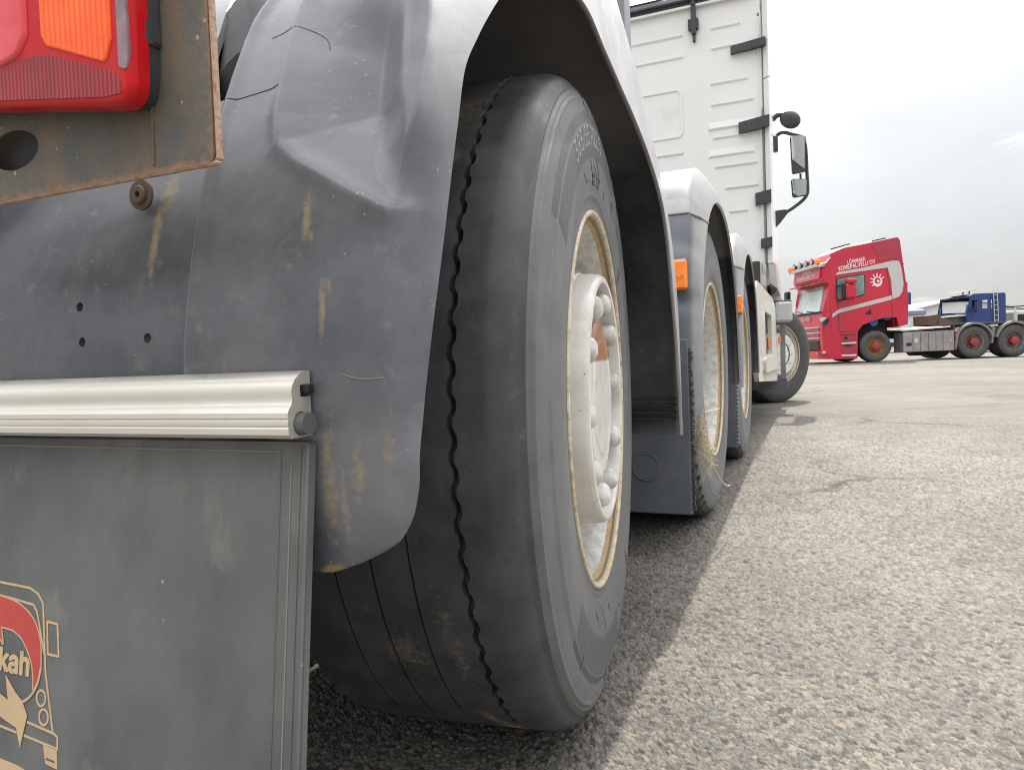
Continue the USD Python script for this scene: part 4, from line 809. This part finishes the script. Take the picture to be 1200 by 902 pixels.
# ------------------------------------------------------------------ straw caught on the second wheel
def strands(c, n, spread, length, rad):
    out = []
    for i in range(n):
        s = c + RNG.normal(0, 1, 3) * spread; d = RNG.normal(0, 1, 3) * V3([.35, .6, 1.0]); d /= np.linalg.norm(d)
        L = length * RNG.uniform(.5, 1.2); b = RNG.normal(0, .10, 3) * L
        out.append(tube(spline([s - d * L / 2, s + b * .5, s + d * L / 2 + b * .2], 5), rad, 3))
    return out
ST = obj('straw_tuft', strands(V3([-.268, 2.00, .325]), 260, V3([.005, .018, .028]), .055, .0005) + strands(V3([-.258, 2.04, .265]), 160, V3([.005, .018, .025]), .05, .0005) + [tube(spline([(-.25, 2.06, .25), (-.236, 2.12, .19), (-.225, 2.22, .15), (-.222, 2.26, .145)], 14), .0016, 6), tube(spline([(-.27, 1.93, .40), (-.25, 1.96, .40), (-.22, 2.0, .405)], 8), .0014, 6)], STRAW, smooth=True)
tag(ST, 'dry straw tuft stuck between flap and tyre of the second wheel', 'straw')
# ================================================================== parked lorries across the yard
import shapely.affinity as aff
def side_print(name, poly, mat, parent, y=-.004, th=.004): return obj(name, XZ(extr(poly, th), y + 0.0), mat, parent, smooth=False)
SCREEN = look('windscreen', (0.36, 0.46, 0.43), 0.08, var=(0.62, 0.68, 0.66), vscale=1.3, vlo=0.42, vhi=0.62, coat=0.8, rvar=0.03)
SCREEND = look('side_glass', (0.10, 0.17, 0.16), 0.06, var=(0.22, 0.30, 0.29), vscale=2.0, vlo=0.4, vhi=0.65, coat=0.8, rvar=0.03)
def far_wheel(parent, x, y, zc, R, w, rimmat, hubmat, deep=0.0):
    wp = group('wheel', parent); M = T(x, y, zc) @ Rm([0, 0, 1], -math.pi / 2)
    ty = revolve([(-.01, .29), (.02, .33), (.025, R * .82), (.0, R * .95), (-.025, R * .99), (-.06, R), (-w + .06, R), (-w + .025, R * .99), (-w, R * .95), (-w - .02, R * .8), (-w, .29)], 56)
    obj('tyre', world(ty, M), TYRE, wp, smooth=40)
    obj('rim', world(revolve([(-.01, .295), (.006, .297), (.004, .285), (-.04 - deep, .262), (-.055 - deep, .20), (-.02 - deep, .175), (-.02 - deep, .0005)], 40), M), rimmat, wp, smooth=35)
    obj('hub', world(revolve([(-.05 - deep, .135), (.03, .125), (.045, .10), (.05, .0005)], 28), M), hubmat, wp, smooth=35)
    for k in range(10):
        a = k * math.pi / 5; obj('wheel_nut', world(moved(revolve([(0, .021), (.03, .020), (.036, .0005)], 6), T(-.02 - deep, .165 * math.cos(a), .165 * math.sin(a))), M), hubmat, wp, smooth=False)
    return wp
RED = group('red_tractor_truck', None, (2.09, 24.72, 0), YAW)
tag(RED, 'red tractor truck with silver stripes and roof lamps parked across the yard', 'truck')
prof = [(-1.50, .16), (-1.60, .45), (-1.63, 1.0), (-1.60, 1.62), (-1.43, 2.52), (-1.60, 2.60), (-1.60, 2.92), (-1.38, 3.42), (-.98, 3.58), (-.05, 3.73), (.72, 3.86), (.79, 3.77), (.89, 3.0), (1.03, 2.02), (1.0, 1.14), (.71, 1.07), (.66, 1.37), (.26, 1.37), (-.07, 1.29), (-.42, 1.17), (-.57, .98), (-.60, .14), (-1.11, .14)]
cabm = trimesh.creation.extrude_polygon(Polygon(prof), 2.45, engine='earcut'); cabm = XZ(cabm, 2.45)
plan = Polygon([(-1.64, .30), (-1.62, .17), (-1.52, .06), (-1.36, .0), (1.2, 0), (1.2, 2.45), (-1.36, 2.45), (-1.52, 2.39), (-1.62, 2.28), (-1.64, 2.15)])
pm = trimesh.creation.extrude_polygon(plan, 4.2, engine='earcut')
cabm = totri(mani(cabm) ^ mani(pm))
obj('cab', cabm, REDP, RED, smooth=28)
obj('roof_side_panel', XZ(extr(Polygon([(-.10, 3.70), (.70, 3.83), (.76, 3.76), (.84, 3.18), (.55, 3.20), (.15, 3.15), (.02, 3.40)]), .008), .0), REDD, RED, label='faded darker red roof side panel')
scr = hull([(-1.615, .34, 1.66), (-1.615, 2.11, 1.66), (-1.462, .36, 2.46), (-1.462, 2.09, 2.46), (-1.56, .34, 1.66), (-1.56, 2.11, 1.66), (-1.41, .36, 2.46), (-1.41, 2.09, 2.46)])
obj('windscreen', scr, SCREEN, RED)
obj('windscreen_corner', [hull([(-1.602, .335, 1.66), (-1.52, .075, 1.66), (-1.45, .36, 2.46), (-1.39, .09, 2.46), (-1.50, .335, 1.66), (-1.47, .09, 1.66), (-1.37, .36, 2.46), (-1.35, .10, 2.46)]), ], SCREEND, RED)
obj('wiper_panel', hull([(-1.635, .2, 1.60), (-1.635, 2.25, 1.60), (-1.615, .25, 1.665), (-1.615, 2.2, 1.665), (-1.55, .2, 1.6), (-1.55, 2.2, 1.66)]), BLACK, RED)
obj('wiper', tube([(-1.64, .5, 1.64), (-1.62, 1.3, 1.72)], .012, 5), BLACK, RED); obj('wiper', tube([(-1.64, 1.4, 1.64), (-1.61, 2.05, 1.76)], .012, 5), BLACK, RED)
obj('sun_visor', hull([(-1.62, .10, 2.62), (-1.62, 2.35, 2.62), (-1.78, .22, 2.52), (-1.78, 2.23, 2.52), (-1.60, .10, 2.66), (-1.60, 2.35, 2.66), (-1.80, .22, 2.56), (-1.80, 2.23, 2.56)]), REDP, RED)
for g in (box(-1.815, -1.795, .55, .75, 2.545, 2.575), box(-1.815, -1.795, .95, 1.25, 2.55, 2.575)): obj('visor_gap', g, BLACK, RED)
sg = hull([(-1.60, .22, 2.70), (-1.66, .22, 2.70), (-1.60, 2.23, 2.70), (-1.66, 2.23, 2.70), (-1.50, .22, 3.08), (-1.60, .22, 3.08), (-1.50, 2.23, 3.08), (-1.60, 2.23, 3.08)]); obj('sign_panel', sg, REDP, RED)
for t_, h_, zc_, yc_ in (('LÖNNMAR', .10, 2.93, 1.25), ('KONEPALVELU OY', .11, 2.77, 1.25)):
    g = meshkit.text_mesh(t_, h_, .006, bold=True); v = g.vertices.copy(); g.vertices = np.c_[-1.662 + (v[:, 1] + zc_ - 2.70) * .165 - v[:, 2], yc_ + (v[:, 0].max() / 2 - v[:, 0]), v[:, 1] + zc_]; g.invert() if g.volume < 0 else None
    obj('sign_lettering', g, PALEPR, RED, smooth=False)
obj('light_bar', [tube([(-1.74, .15, 3.11), (-1.74, 2.30, 3.11)], .035, 8), tube([(-1.74, .15, 3.11), (-1.5, .05, 3.15), (-1.38, .02, 3.32)], .03, 8), box(-1.76, -1.45, .12, 2.33, 3.05, 3.08)], CHROME, RED)
for k, yy in enumerate((.55, .98, 1.45, 1.92)):
    sp_ = group('roof_lamp', RED)
    obj('lamp_shell', world(revolve([(-.02, .105), (.01, .115), (.02, .10), (-.09, .06), (-.10, .0005)], 24), T(-1.74, yy, 3.25) @ Rm([0, 0, 1], math.pi)), BLACKPL, sp_, smooth=40)
    obj('lamp_glass', world(revolve([(.012, .10), (.024, .07), (.028, .0005)], 24), T(-1.74, yy, 3.25) @ Rm([0, 0, 1], math.pi)), LAMP, sp_, smooth=40)
for yy in (.16, 2.28): obj('beacon', hull([(-1.72 + .09 * math.cos(a), yy + .09 * math.sin(a), z_) for a in np.linspace(0, 6.2, 12) for z_ in (3.14, 3.25)] + [(-1.72 + .05 * math.cos(a), yy + .05 * math.sin(a), 3.30) for a in np.linspace(0, 6.2, 8)]), AMBER, RED, label='orange roof beacon')
obj('roof_rail', tube([(-1.25, .25, 3.60), (-.65, .25, 3.74)], .022, 6), BLACK, RED); obj('roof_rail', tube([(.05, .25, 3.80), (.48, .25, 3.88)], .022, 6), BLACK, RED)
obj('air_deflector', hull([(-1.0, .25, 3.56), (-.95, 2.2, 3.56), (.5, .25, 3.80), (.5, 2.2, 3.80), (-.6, .35, 3.74), (-.6, 2.1, 3.74), (.4, .35, 3.88), (.4, 2.1, 3.88)]), PALE, RED)
win = rounded(Polygon([(-1.19, 2.63), (-.35, 2.74), (-.34, 2.14), (-.62, 2.06), (-1.19, 1.99)]), .05)
obj('side_window', XZ(extr(win, .012), .003), SCREEND, RED); obj('window_seal', XZ(extr(win.buffer(.03).difference(win), .008), .003), BLACK, RED)
s1 = Polygon([(-1.24, 2.76), (-1.18, 2.84), (-.4, 2.95), (.20, 3.07), (.58, 3.14), (.74, 3.12), (.80, 3.0), (.86, 2.60), (.88, 2.40), (.85, 2.18), (.74, 2.02), (.56, 1.95), (.53, 1.95), (.52, 2.1), (.50, 2.5), (.39, 2.93)])
side_print('silver_stripe', s1, SILVER, RED, 0, .010)
side_print('silver_stripe', Polygon([(-1.36, 1.555), (-1.15, 1.69), (.51, 2.06), (.51, 1.93), (-1.16, 1.57), (-1.36, 1.44)]), SILVER, RED, 0, .006)
def side_text(t_, x0, z0, h, ang, wd):
    g = meshkit.text_mesh(t_, h, .004, bold=True); g.vertices[:, 0] *= wd / g.vertices[:, 0].max(); g.apply_transform(Rm([0, 0, 1], ang)); g = XZ(g, -.010); g.apply_translation((x0, 0, z0)); g.invert() if g.volume < 0 else None
    obj('side_lettering', g, PALEPR, RED, smooth=False)
side_text('LÖNNMAR', -.86, 3.08, .11, .17, .56); side_text('KONEPALVELU OY', -1.14, 2.88, .13, .165, 1.17)
em = unary_union([Point(.07, 2.50).buffer(.15).difference(Point(.07, 2.53).buffer(.095)), Polygon([(-.02, 2.42), (.16, 2.42), (.07, 2.33)])] + [LineString([(.07 + .13 * math.cos(a), 2.53 + .13 * math.sin(a)), (.07 + .22 * math.cos(a), 2.53 + .22 * math.sin(a))]).buffer(.016) for a in np.linspace(.5, 3.9, 7)] + [Point(.09, 2.52).buffer(.04)])
side_print('side_emblem', em, PALEPR, RED, -.002, .004)
for ln_ in ([(-1.18, 1.98), (-1.16, .98), (-.62, .98)], [(.37, 2.93), (.55, 1.2)], [(-1.24, 2.75), (-1.2, 1.98)], [(.90, 3.02), (.30, 2.96)]): side_print('door_gap', LineString(ln_).buffer(.010), DARK, RED, .0, .0035)
obj('door_handle', hull([(-.33, -.012, 1.50), (-.14, -.012, 1.50), (-.33, -.012, 1.54), (-.16, -.012, 1.66), (-.33, .01, 1.50), (-.14, .01, 1.66)]), BLACK, RED)
obj('wing_mirror', [box(-1.06, -.74, -.36, -.12, 1.98, 2.46, .06), box(-1.03, -.72, -.36, -.12, 2.47, 2.60, .03)], REDP, RED); obj('mirror_arm', tube([(-1.26, .05, 2.42), (-.95, -.22, 2.43)], .025, 6), BLACK, RED); obj('mirror_arm', tube([(-1.26, .05, 1.92), (-.95, -.22, 2.02)], .025, 6), BLACK, RED); obj('mirror_arm', [box(-1.14, -1.05, -.30, -.16, 2.0, 2.45, .01)], BLACK, RED)
obj('far_mirror', [box(-1.75, -1.62, 2.55, 2.85, 2.0, 2.5, .03)], BLACK, RED)
# front: grille bars, lamps, bumper
obj('grille_lettering', (lambda g: trimesh.Trimesh(np.c_[-1.650 - g.vertices[:, 2], 1.65 - g.vertices[:, 0], 1.40 + g.vertices[:, 1]], g.faces[:, ::-1]))(meshkit.text_mesh('SCANIA', .13, .01, bold=True)), CHROME, RED, smooth=False)
for zz in (1.16, .99, .82): obj('grille_bar', box(-1.665, -1.60, .32, 2.13, zz - .022, zz + .022, .008), CHROME, RED)
for zz in (1.075, .905): obj('grille_slot', box(-1.648, -1.60, .34, 2.11, zz - .05, zz + .05), REDD, RED)
obj('lower_grille', box(-1.645, -1.50, .40, 2.05, .43, .74, .01), DARK, RED)
for k in range(4): obj('lower_grille_bar', box(-1.655, -1.62, .42, 2.03, .47 + k * .07, .485 + k * .07), BLACKPL, RED)
obj('headlight', hull([(-1.60, .10, 1.32), (-1.52, .03, 1.32), (-1.60, .28, 1.30), (-1.59, .10, 1.47), (-1.50, .03, 1.45), (-1.59, .28, 1.46), (-1.655, .16, 1.34), (-1.655, .26, 1.44)]), LAMP, RED); obj('headlight_surround', hull([(-1.655, .03, 1.24), (-1.50, -.012, 1.28), (-1.50, -.012, 1.46), (-1.65, .12, 1.30), (-1.45, .0, 1.36)]), BLACK, RED)
obj('bumper', hull([(-1.72, .20, .16), (-1.72, 2.25, .16), (-1.74, .25, .40), (-1.74, 2.2, .40), (-1.5, -.02, .14), (-1.5, 2.47, .14), (-1.5, -.02, .42), (-1.5, 2.47, .42), (-.62, -.02, .13), (-.62, -.02, .22), (-1.2, -.02, .36)]), REDP, RED)
obj('fog_lamp', moved(trimesh.creation.icosphere(2, .06), T(-1.62, .05, .35)), LAMP, RED); obj('fog_lamp', moved(trimesh.creation.icosphere(2, .05), T(-1.70, .34, .34)), LAMP, RED)
for zz in (.92, .62, .235): obj('cab_step', box(-1.10, -.63, -.03, .05, zz - .03, zz + .03, .01), CHROME if zz < .9 else REDD, RED)
for g in (box(-1.09, -.66, -.012, .03, .66, .86, .004), box(-1.09, -.66, -.012, .03, .28, .58, .004)): obj('step_recess', g, REDD, RED)
for g in (box(-1.0, -.78, -.018, .0, .52, .57), box(-1.02, -.90, -.018, .0, .74, .82)): obj('step_tread', g, BLACK, RED)
far_wheel(RED, 0, .03, .49, .49, .34, GOLDRIM, REDHUB); far_wheel(RED, 3.09, .03, .51, .51, .60, RIMGREY, REDHUB, .10); far_wheel(RED, 4.36, .03, .51, .51, .60, RIMGREY, REDHUB, .10)
for x_ in (0, 3.09, 4.36): obj('far_side_wheel', moved(trimesh.creation.cylinder(.505, .5, sections=40), T(x_, 2.15, .508) @ Rm([1, 0, 0], math.pi / 2)), TYRE, RED)
obj('chassis_rail', [box(-.9, 5.1, .80, .88, .72, .98), box(-.9, 5.1, 1.56, 1.64, .72, .98), box(.6, .75, .88, 1.56, .74, .96), box(2.4, 2.6, .88, 1.56, .74, .96), box(4.9, 5.05, .3, 2.1, .74, .98)], DARK, RED)
obj('engine', [box(-.65, .75, .7, 1.75, .62, 1.32, .05), moved(trimesh.creation.cylinder(.28, .7, sections=24), T(1.75, .62, .42) @ Rm([0, 1, 0], math.pi / 2))], DARK, RED)
obj('air_tank', [moved(trimesh.creation.cylinder(.13, .36, sections=20), T(.08, .45, 1.26) @ Rm([1, 0, 0], math.pi / 2))], BLUETARP, RED, label='blue air tank above the front wheel'); obj('air_tank', box(.40, .62, .25, .5, 1.30, 1.40, .02), BLUETARP, RED)
obj('rear_wall_pack', [box(1.03, 1.16, .25, 1.2, 2.25, 2.48, .02), box(1.05, 1.18, .10, 1.2, 1.75, 2.15, .02)], BLUEP, RED, label='blue equipment behind the red cab')
bx = group('side_box', RED)
obj('box_body', box(.84, 2.44, -.02, .55, .27, .89, .015), BOXMET, bx, label='brushed metal side locker')
for xx in (1.14, 1.38, 1.62, 1.86, 2.08): obj('panel_joint', box(xx - .006, xx + .006, -.024, -.015, .29, .87), DARK, bx)
obj('handle', box(.93, 1.10, -.026, .0, .46, .56, .005), BLACK, bx); obj('reflector', box(2.29, 2.36, -.03, -.015, .55, .62, .006), AMBER, bx); obj('warning_plate', moved(trimesh.creation.cylinder(.07, .008, sections=24), T(1.24, -.022, .63) @ Rm([1, 0, 0], math.pi / 2)), PALE, bx)
obj('deck_cover', hull([(.80, .02, .93), (2.35, .02, 1.00), (.80, 1.2, .95), (2.2, 1.2, 1.06), (.80, .02, .97), (2.35, .02, 1.04), (.80, 1.2, 1.0), (2.2, 1.2, 1.10)]), PALE, RED)
obj('deck_frame', [box(.85, 2.5, .0, .06, .90, .93), box(2.2, 5.1, .1, .5, 1.05, 1.12, .01), box(2.3, 5.2, .6, 1.85, 1.0, 1.06)], DARK, RED)
obj('fifth_wheel', [hull([(1.98, .6, 1.10), (2.6, .6, 1.06), (1.98, 1.4, 1.10), (2.6, 1.4, 1.06), (1.96, .6, 1.40), (2.35, .6, 1.44), (1.96, 1.4, 1.42), (2.35, 1.4, 1.44)]), hull([(2.3, .55, 1.05), (2.9, .55, 1.02), (2.3, 1.4, 1.05), (2.9, 1.4, 1.02), (2.35, .6, 1.36), (2.7, .6, 1.22), (2.35, 1.4, 1.34)])], BROWN, RED, label='rusty brown fifth wheel coupling')
def farguard(x_):
    a = np.linspace(.22, math.pi - .22, 16); o_, i_ = .62, .56
    pg = Polygon([(x_ + o_ * math.cos(t), .51 + o_ * math.sin(t)) for t in a] + [(x_ + i_ * math.cos(t), .51 + i_ * math.sin(t)) for t in a[::-1]])
    return XZ(extr(pg, .52), .50)
obj('mudguard', farguard(3.09), RIMGREY, RED); obj('mudguard', farguard(4.36), RIMGREY, RED)
obj('guard_flap', hull([(3.66, 0, .95), (3.74, 0, .95), (3.66, .5, .95), (3.74, .5, .95), (3.62, 0, .45), (3.66, 0, .45), (3.62, .5, .45), (3.66, .5, .45)]), RIMGREY, RED); obj('guard_flap', hull([(2.50, 0, .98), (2.62, 0, 1.0), (2.50, .5, .98), (2.62, .5, 1.0), (2.48, 0, .30), (2.52, 0, .30), (2.48, .5, .30), (2.52, .5, .30)]), RIMGREY, RED)
obj('guard_light', box(3.60, 3.84, .02, .3, .98, 1.04), LAMP, RED); obj('tail_marker', box(2.46, 2.52, -.02, .08, .85, .93, .01), AMBER, RED)

BLU = group('blue_crew_truck', None, (7.7, 38.98, 0), YAW)
tag(BLU, 'blue truck cab with no windscreen behind the red truck, ladder on its side', 'truck')
outer = XZ(trimesh.creation.extrude_polygon(Polygon([(-.62, 1.02), (-.66, 1.75), (-.48, 2.66), (-.36, 2.74), (1.10, 2.74), (1.16, 2.68), (1.16, 1.02)]), 2.3, engine='earcut'), 2.3)
cabb = mani(outer) - mani(box(-.56, 1.08, .07, 2.23, 1.10, 2.66)) - mani(box(-1.0, -.2, .20, 2.10, 1.86, 2.56))
cabb = cabb - mani(box(-.45, .98, 2.0, 2.6, 1.95, 2.5)) - mani(box(.9, 1.3, .3, 2.0, 1.95, 2.5))
for x0, x1 in ((-.42, -.13), (.05, .34), (.47, .56)): cabb = cabb - mani(box(x0, x1, -.2, .5, 2.03, 2.43))
obj('cab', totri(cabb), BLUEP, BLU, smooth=28)
obj('front_panel', hull([(-.70, .03, 1.30), (-.70, 2.27, 1.30), (-.66, .03, 1.86), (-.66, 2.27, 1.86), (-.62, .03, 1.3), (-.62, 2.27, 1.86)]), BLUEP, BLU)
obj('dashboard', [box(-.60, -.30, .2, 2.1, 1.62, 1.86, .03)], DARK, BLU); obj('seat', [box(-.1, .35, .25, .85, 1.15, 1.60, .05), box(.25, .40, .25, .85, 1.55, 2.05, .05)], DARK, BLU)
obj('bonnet_edge', box(-1.0, -.64, .1, 2.2, 1.70, 1.78, .02), PALE, BLU); obj('front_grille', [box(-.95, -.66, .2, 2.1, 1.05, 1.68, .03)], DARK, BLU)
obj('pillar_trim', [tube([(-.64, .02, 1.86), (-.48, .02, 2.62)], .03, 6), tube([(-.50, .02, 2.62), (-.50, 2.28, 2.62)], .035, 6), tube([(-.64, 2.28, 1.86), (-.48, 2.28, 2.62)], .04, 6)], BLACK, BLU)
obj('roof_hatch', hull([(-.62, .5, 2.86), (.10, .5, 2.94), (-.62, 1.9, 2.86), (.10, 1.9, 2.94), (-.62, .5, 2.89), (.10, .5, 2.98), (-.62, 1.9, 2.89), (.10, 1.9, 2.98)]), PALE, BLU)
for g in (box(-.4, -.36, .7, .74, 2.72, 2.9), box(-.1, -.06, .7, .74, 2.72, 2.93)): obj('hatch_stay', g, DARK, BLU)
lad = [tube([(.58, -.08, 1.30), (.53, -.08, 2.92)], .016, 6), tube([(.76, -.08, 1.30), (.71, -.08, 2.92)], .016, 6), tube([(.53, -.08, 2.92), (.55, -.08, 3.0), (.69, -.08, 3.0), (.71, -.08, 2.92)], .016, 6)]
LD = group('ladder', BLU); obj('rail', lad[0], PALE, LD); obj('rail', lad[1], PALE, LD); obj('handrail', lad[2], PALE, LD)
for k in range(6): obj('rung', tube([(.575 - k * .008, -.08, 1.45 + k * .24), (.755 - k * .008, -.08, 1.45 + k * .24)], .013, 6), PALE, LD)
obj('wing_mirror', box(-.46, -.36, -.28, -.1, 1.85, 2.12, .02), BLACK, BLU)
for g in (box(.03, .045, -.006, .02, 1.1, 2.6), box(-.45, -.438, -.006, .02, 1.2, 2.6)): obj('door_gap', g, DARK, BLU)
obj('chassis', [box(-.6, 6.0, .6, .72, .7, .98), box(-.6, 6.0, 1.58, 1.70, .7, .98), box(1.3, 5.8, .1, 2.2, 1.0, 1.12)], DARK, BLU)
for x_ in (.1, 3.6, 4.9): far_wheel(BLU, x_, .03, .5, .5, .32, RIMGREY, RIMGREY, .05); obj('far_side_wheel', moved(trimesh.creation.cylinder(.5, .32, sections=36), T(x_, 2.1, .505) @ Rm([1, 0, 0], math.pi / 2)), TYRE, BLU)

def far_at(px, Z):
    """a spot on the yard: Z metres ahead of the photograph's viewpoint, px metres to the right of its axis"""
    d0 = V3([-math.sin(YAW), math.cos(YAW), 0]); return V3([math.cos(YAW), math.sin(YAW), 0]) * px + d0 * Z
VAN = group('parked_van', None, far_at(23.75, 42), YAW); tag(VAN, 'white van facing the yard with pale windscreen and violet visor band', 'van')
obj('body', box(-1.15, 1.15, .06, 5.2, .35, 2.55, .12), FARWHITE, VAN); obj('windscreen', hull([(-.95, .05, 1.45), (.95, .05, 1.45), (-.88, .02, 2.18), (.88, .02, 2.18), (-.95, .1, 1.45), (.95, .1, 2.2), (-.95, .1, 2.2), (.95, .1, 1.45)]), SCREEN, VAN)
obj('visor', box(-1.12, 1.12, -.06, .1, 2.20, 2.46, .03), FARBAND, VAN); obj('grille', box(-.7, .7, .03, .1, .75, 1.2, .02), DARK, VAN); obj('bumper', box(-1.12, 1.12, -.04, .1, .35, .62, .04), DARK, VAN)
for sx in (-1, 1):
    obj('headlight', box(sx * .95 - .16, sx * .95 + .16, .02, .1, .85, 1.1, .03), LAMP, VAN); obj('mirror', box(sx * 1.25 - .1, sx * 1.25 + .1, .2, .35, 1.5, 1.95, .03), BLACK, VAN)
    for yy in (.9, 4.2): obj('wheel', moved(trimesh.creation.cylinder(.36, .24, sections=28), T(sx * 1.0, yy, .36) @ Rm([0, 1, 0], math.pi / 2)), TYRE, VAN)
HALL = group('white_hall', None, far_at(50, 92), YAW); tag(HALL, 'low white hall with a shallow gable far behind the blue truck', 'building')
hp = Polygon([(0, 0), (0, 4.2), (9, 6.0), (18, 4.2), (18, 0)]); hw_ = XZ(extr(hp, 14), 14)
obj('wall', hw_, FARWHITE, HALL, smooth=False); obj('roof', [hull([(-.3, -.4, 4.2), (9, -.4, 6.05), (-.3, 14.4, 4.2), (9, 14.4, 6.05), (-.3, -.4, 4.35), (9, -.4, 6.2), (-.3, 14.4, 4.35), (9, 14.4, 6.2)]), hull([(18.3, -.4, 4.2), (9, -.4, 6.05), (18.3, 14.4, 4.2), (9, 14.4, 6.05), (18.3, -.4, 4.35), (9, -.4, 6.2), (18.3, 14.4, 4.35), (9, 14.4, 6.2)])], FARWHITE, HALL, smooth=False)
obj('door', box(4, 8, -.05, .05, 0, 3.6), RIMGREY, HALL); obj('window', box(11, 14, -.05, .05, 1.6, 2.8), SCREEND, HALL)
WL = group('white_lorry', None, far_at(25.6, 36), YAW); tag(WL, 'white lorry with dark window and long rail, right of the blue cab', 'truck')
obj('body', box(0.0, 5.5, .3, 2.6, .8, 2.02, .06), FARWHITE, WL); obj('window', box(.62, 1.20, .28, .35, 1.40, 1.82, .02), BLACK, WL); obj('side_panel', box(-.05, .42, .27, .35, 1.25, 1.90, .02), RIMGREY, WL)
obj('rail', tube([(-.2, .3, 2.20), (5.6, .3, 2.36)], .035, 6), BLACK, WL); obj('post', box(.48, .55, .26, .34, .9, 2.2), PALE, WL); obj('post', box(2.9, 2.97, .26, .34, .9, 2.28), PALE, WL)
for x_ in (.9, 4.3): far_wheel(WL, x_, .35, .48, .48, .3, RIMGREY, RIMGREY, .03)
for x_ in (.9, 4.3): obj('far_side_wheel', moved(trimesh.creation.cylinder(.48, .3, sections=36), T(x_, 2.3, .485) @ Rm([1, 0, 0], math.pi / 2)), TYRE, WL)
# one leafy tree a long way off, seen through the blue cab
TREE = group('leafy_tree', None, far_at(78, 120), 0); tag(TREE, 'distant green tree seen through the blue cab windows', 'tree')
obj('trunk', tube([(0, 0, 0), (.1, 0, 2.5), (-.1, .1, 5)], [.22, .16, .08], 8), BROWN, TREE)
cv, cf = [], []
for k in range(1600):
    c = RNG.normal(0, 1, 3); c = c / np.linalg.norm(c) * RNG.uniform(.5, 1) ** .5 * V3([2.0, 2.0, 2.2]) * (.8 + .35 * meshkit.noise(c * 2.2)); c[2] += 4.4
    a, b = RNG.normal(0, .22, (2, 3)); n0 = len(cv); cv += [c, c + a, c + a + b, c + b]; cf += [[n0, n0 + 1, n0 + 2], [n0, n0 + 2, n0 + 3]]
obj('crown', trimesh.Trimesh(np.array(cv), np.array(cf), process=False), FOLIAGE, TREE, smooth=False)
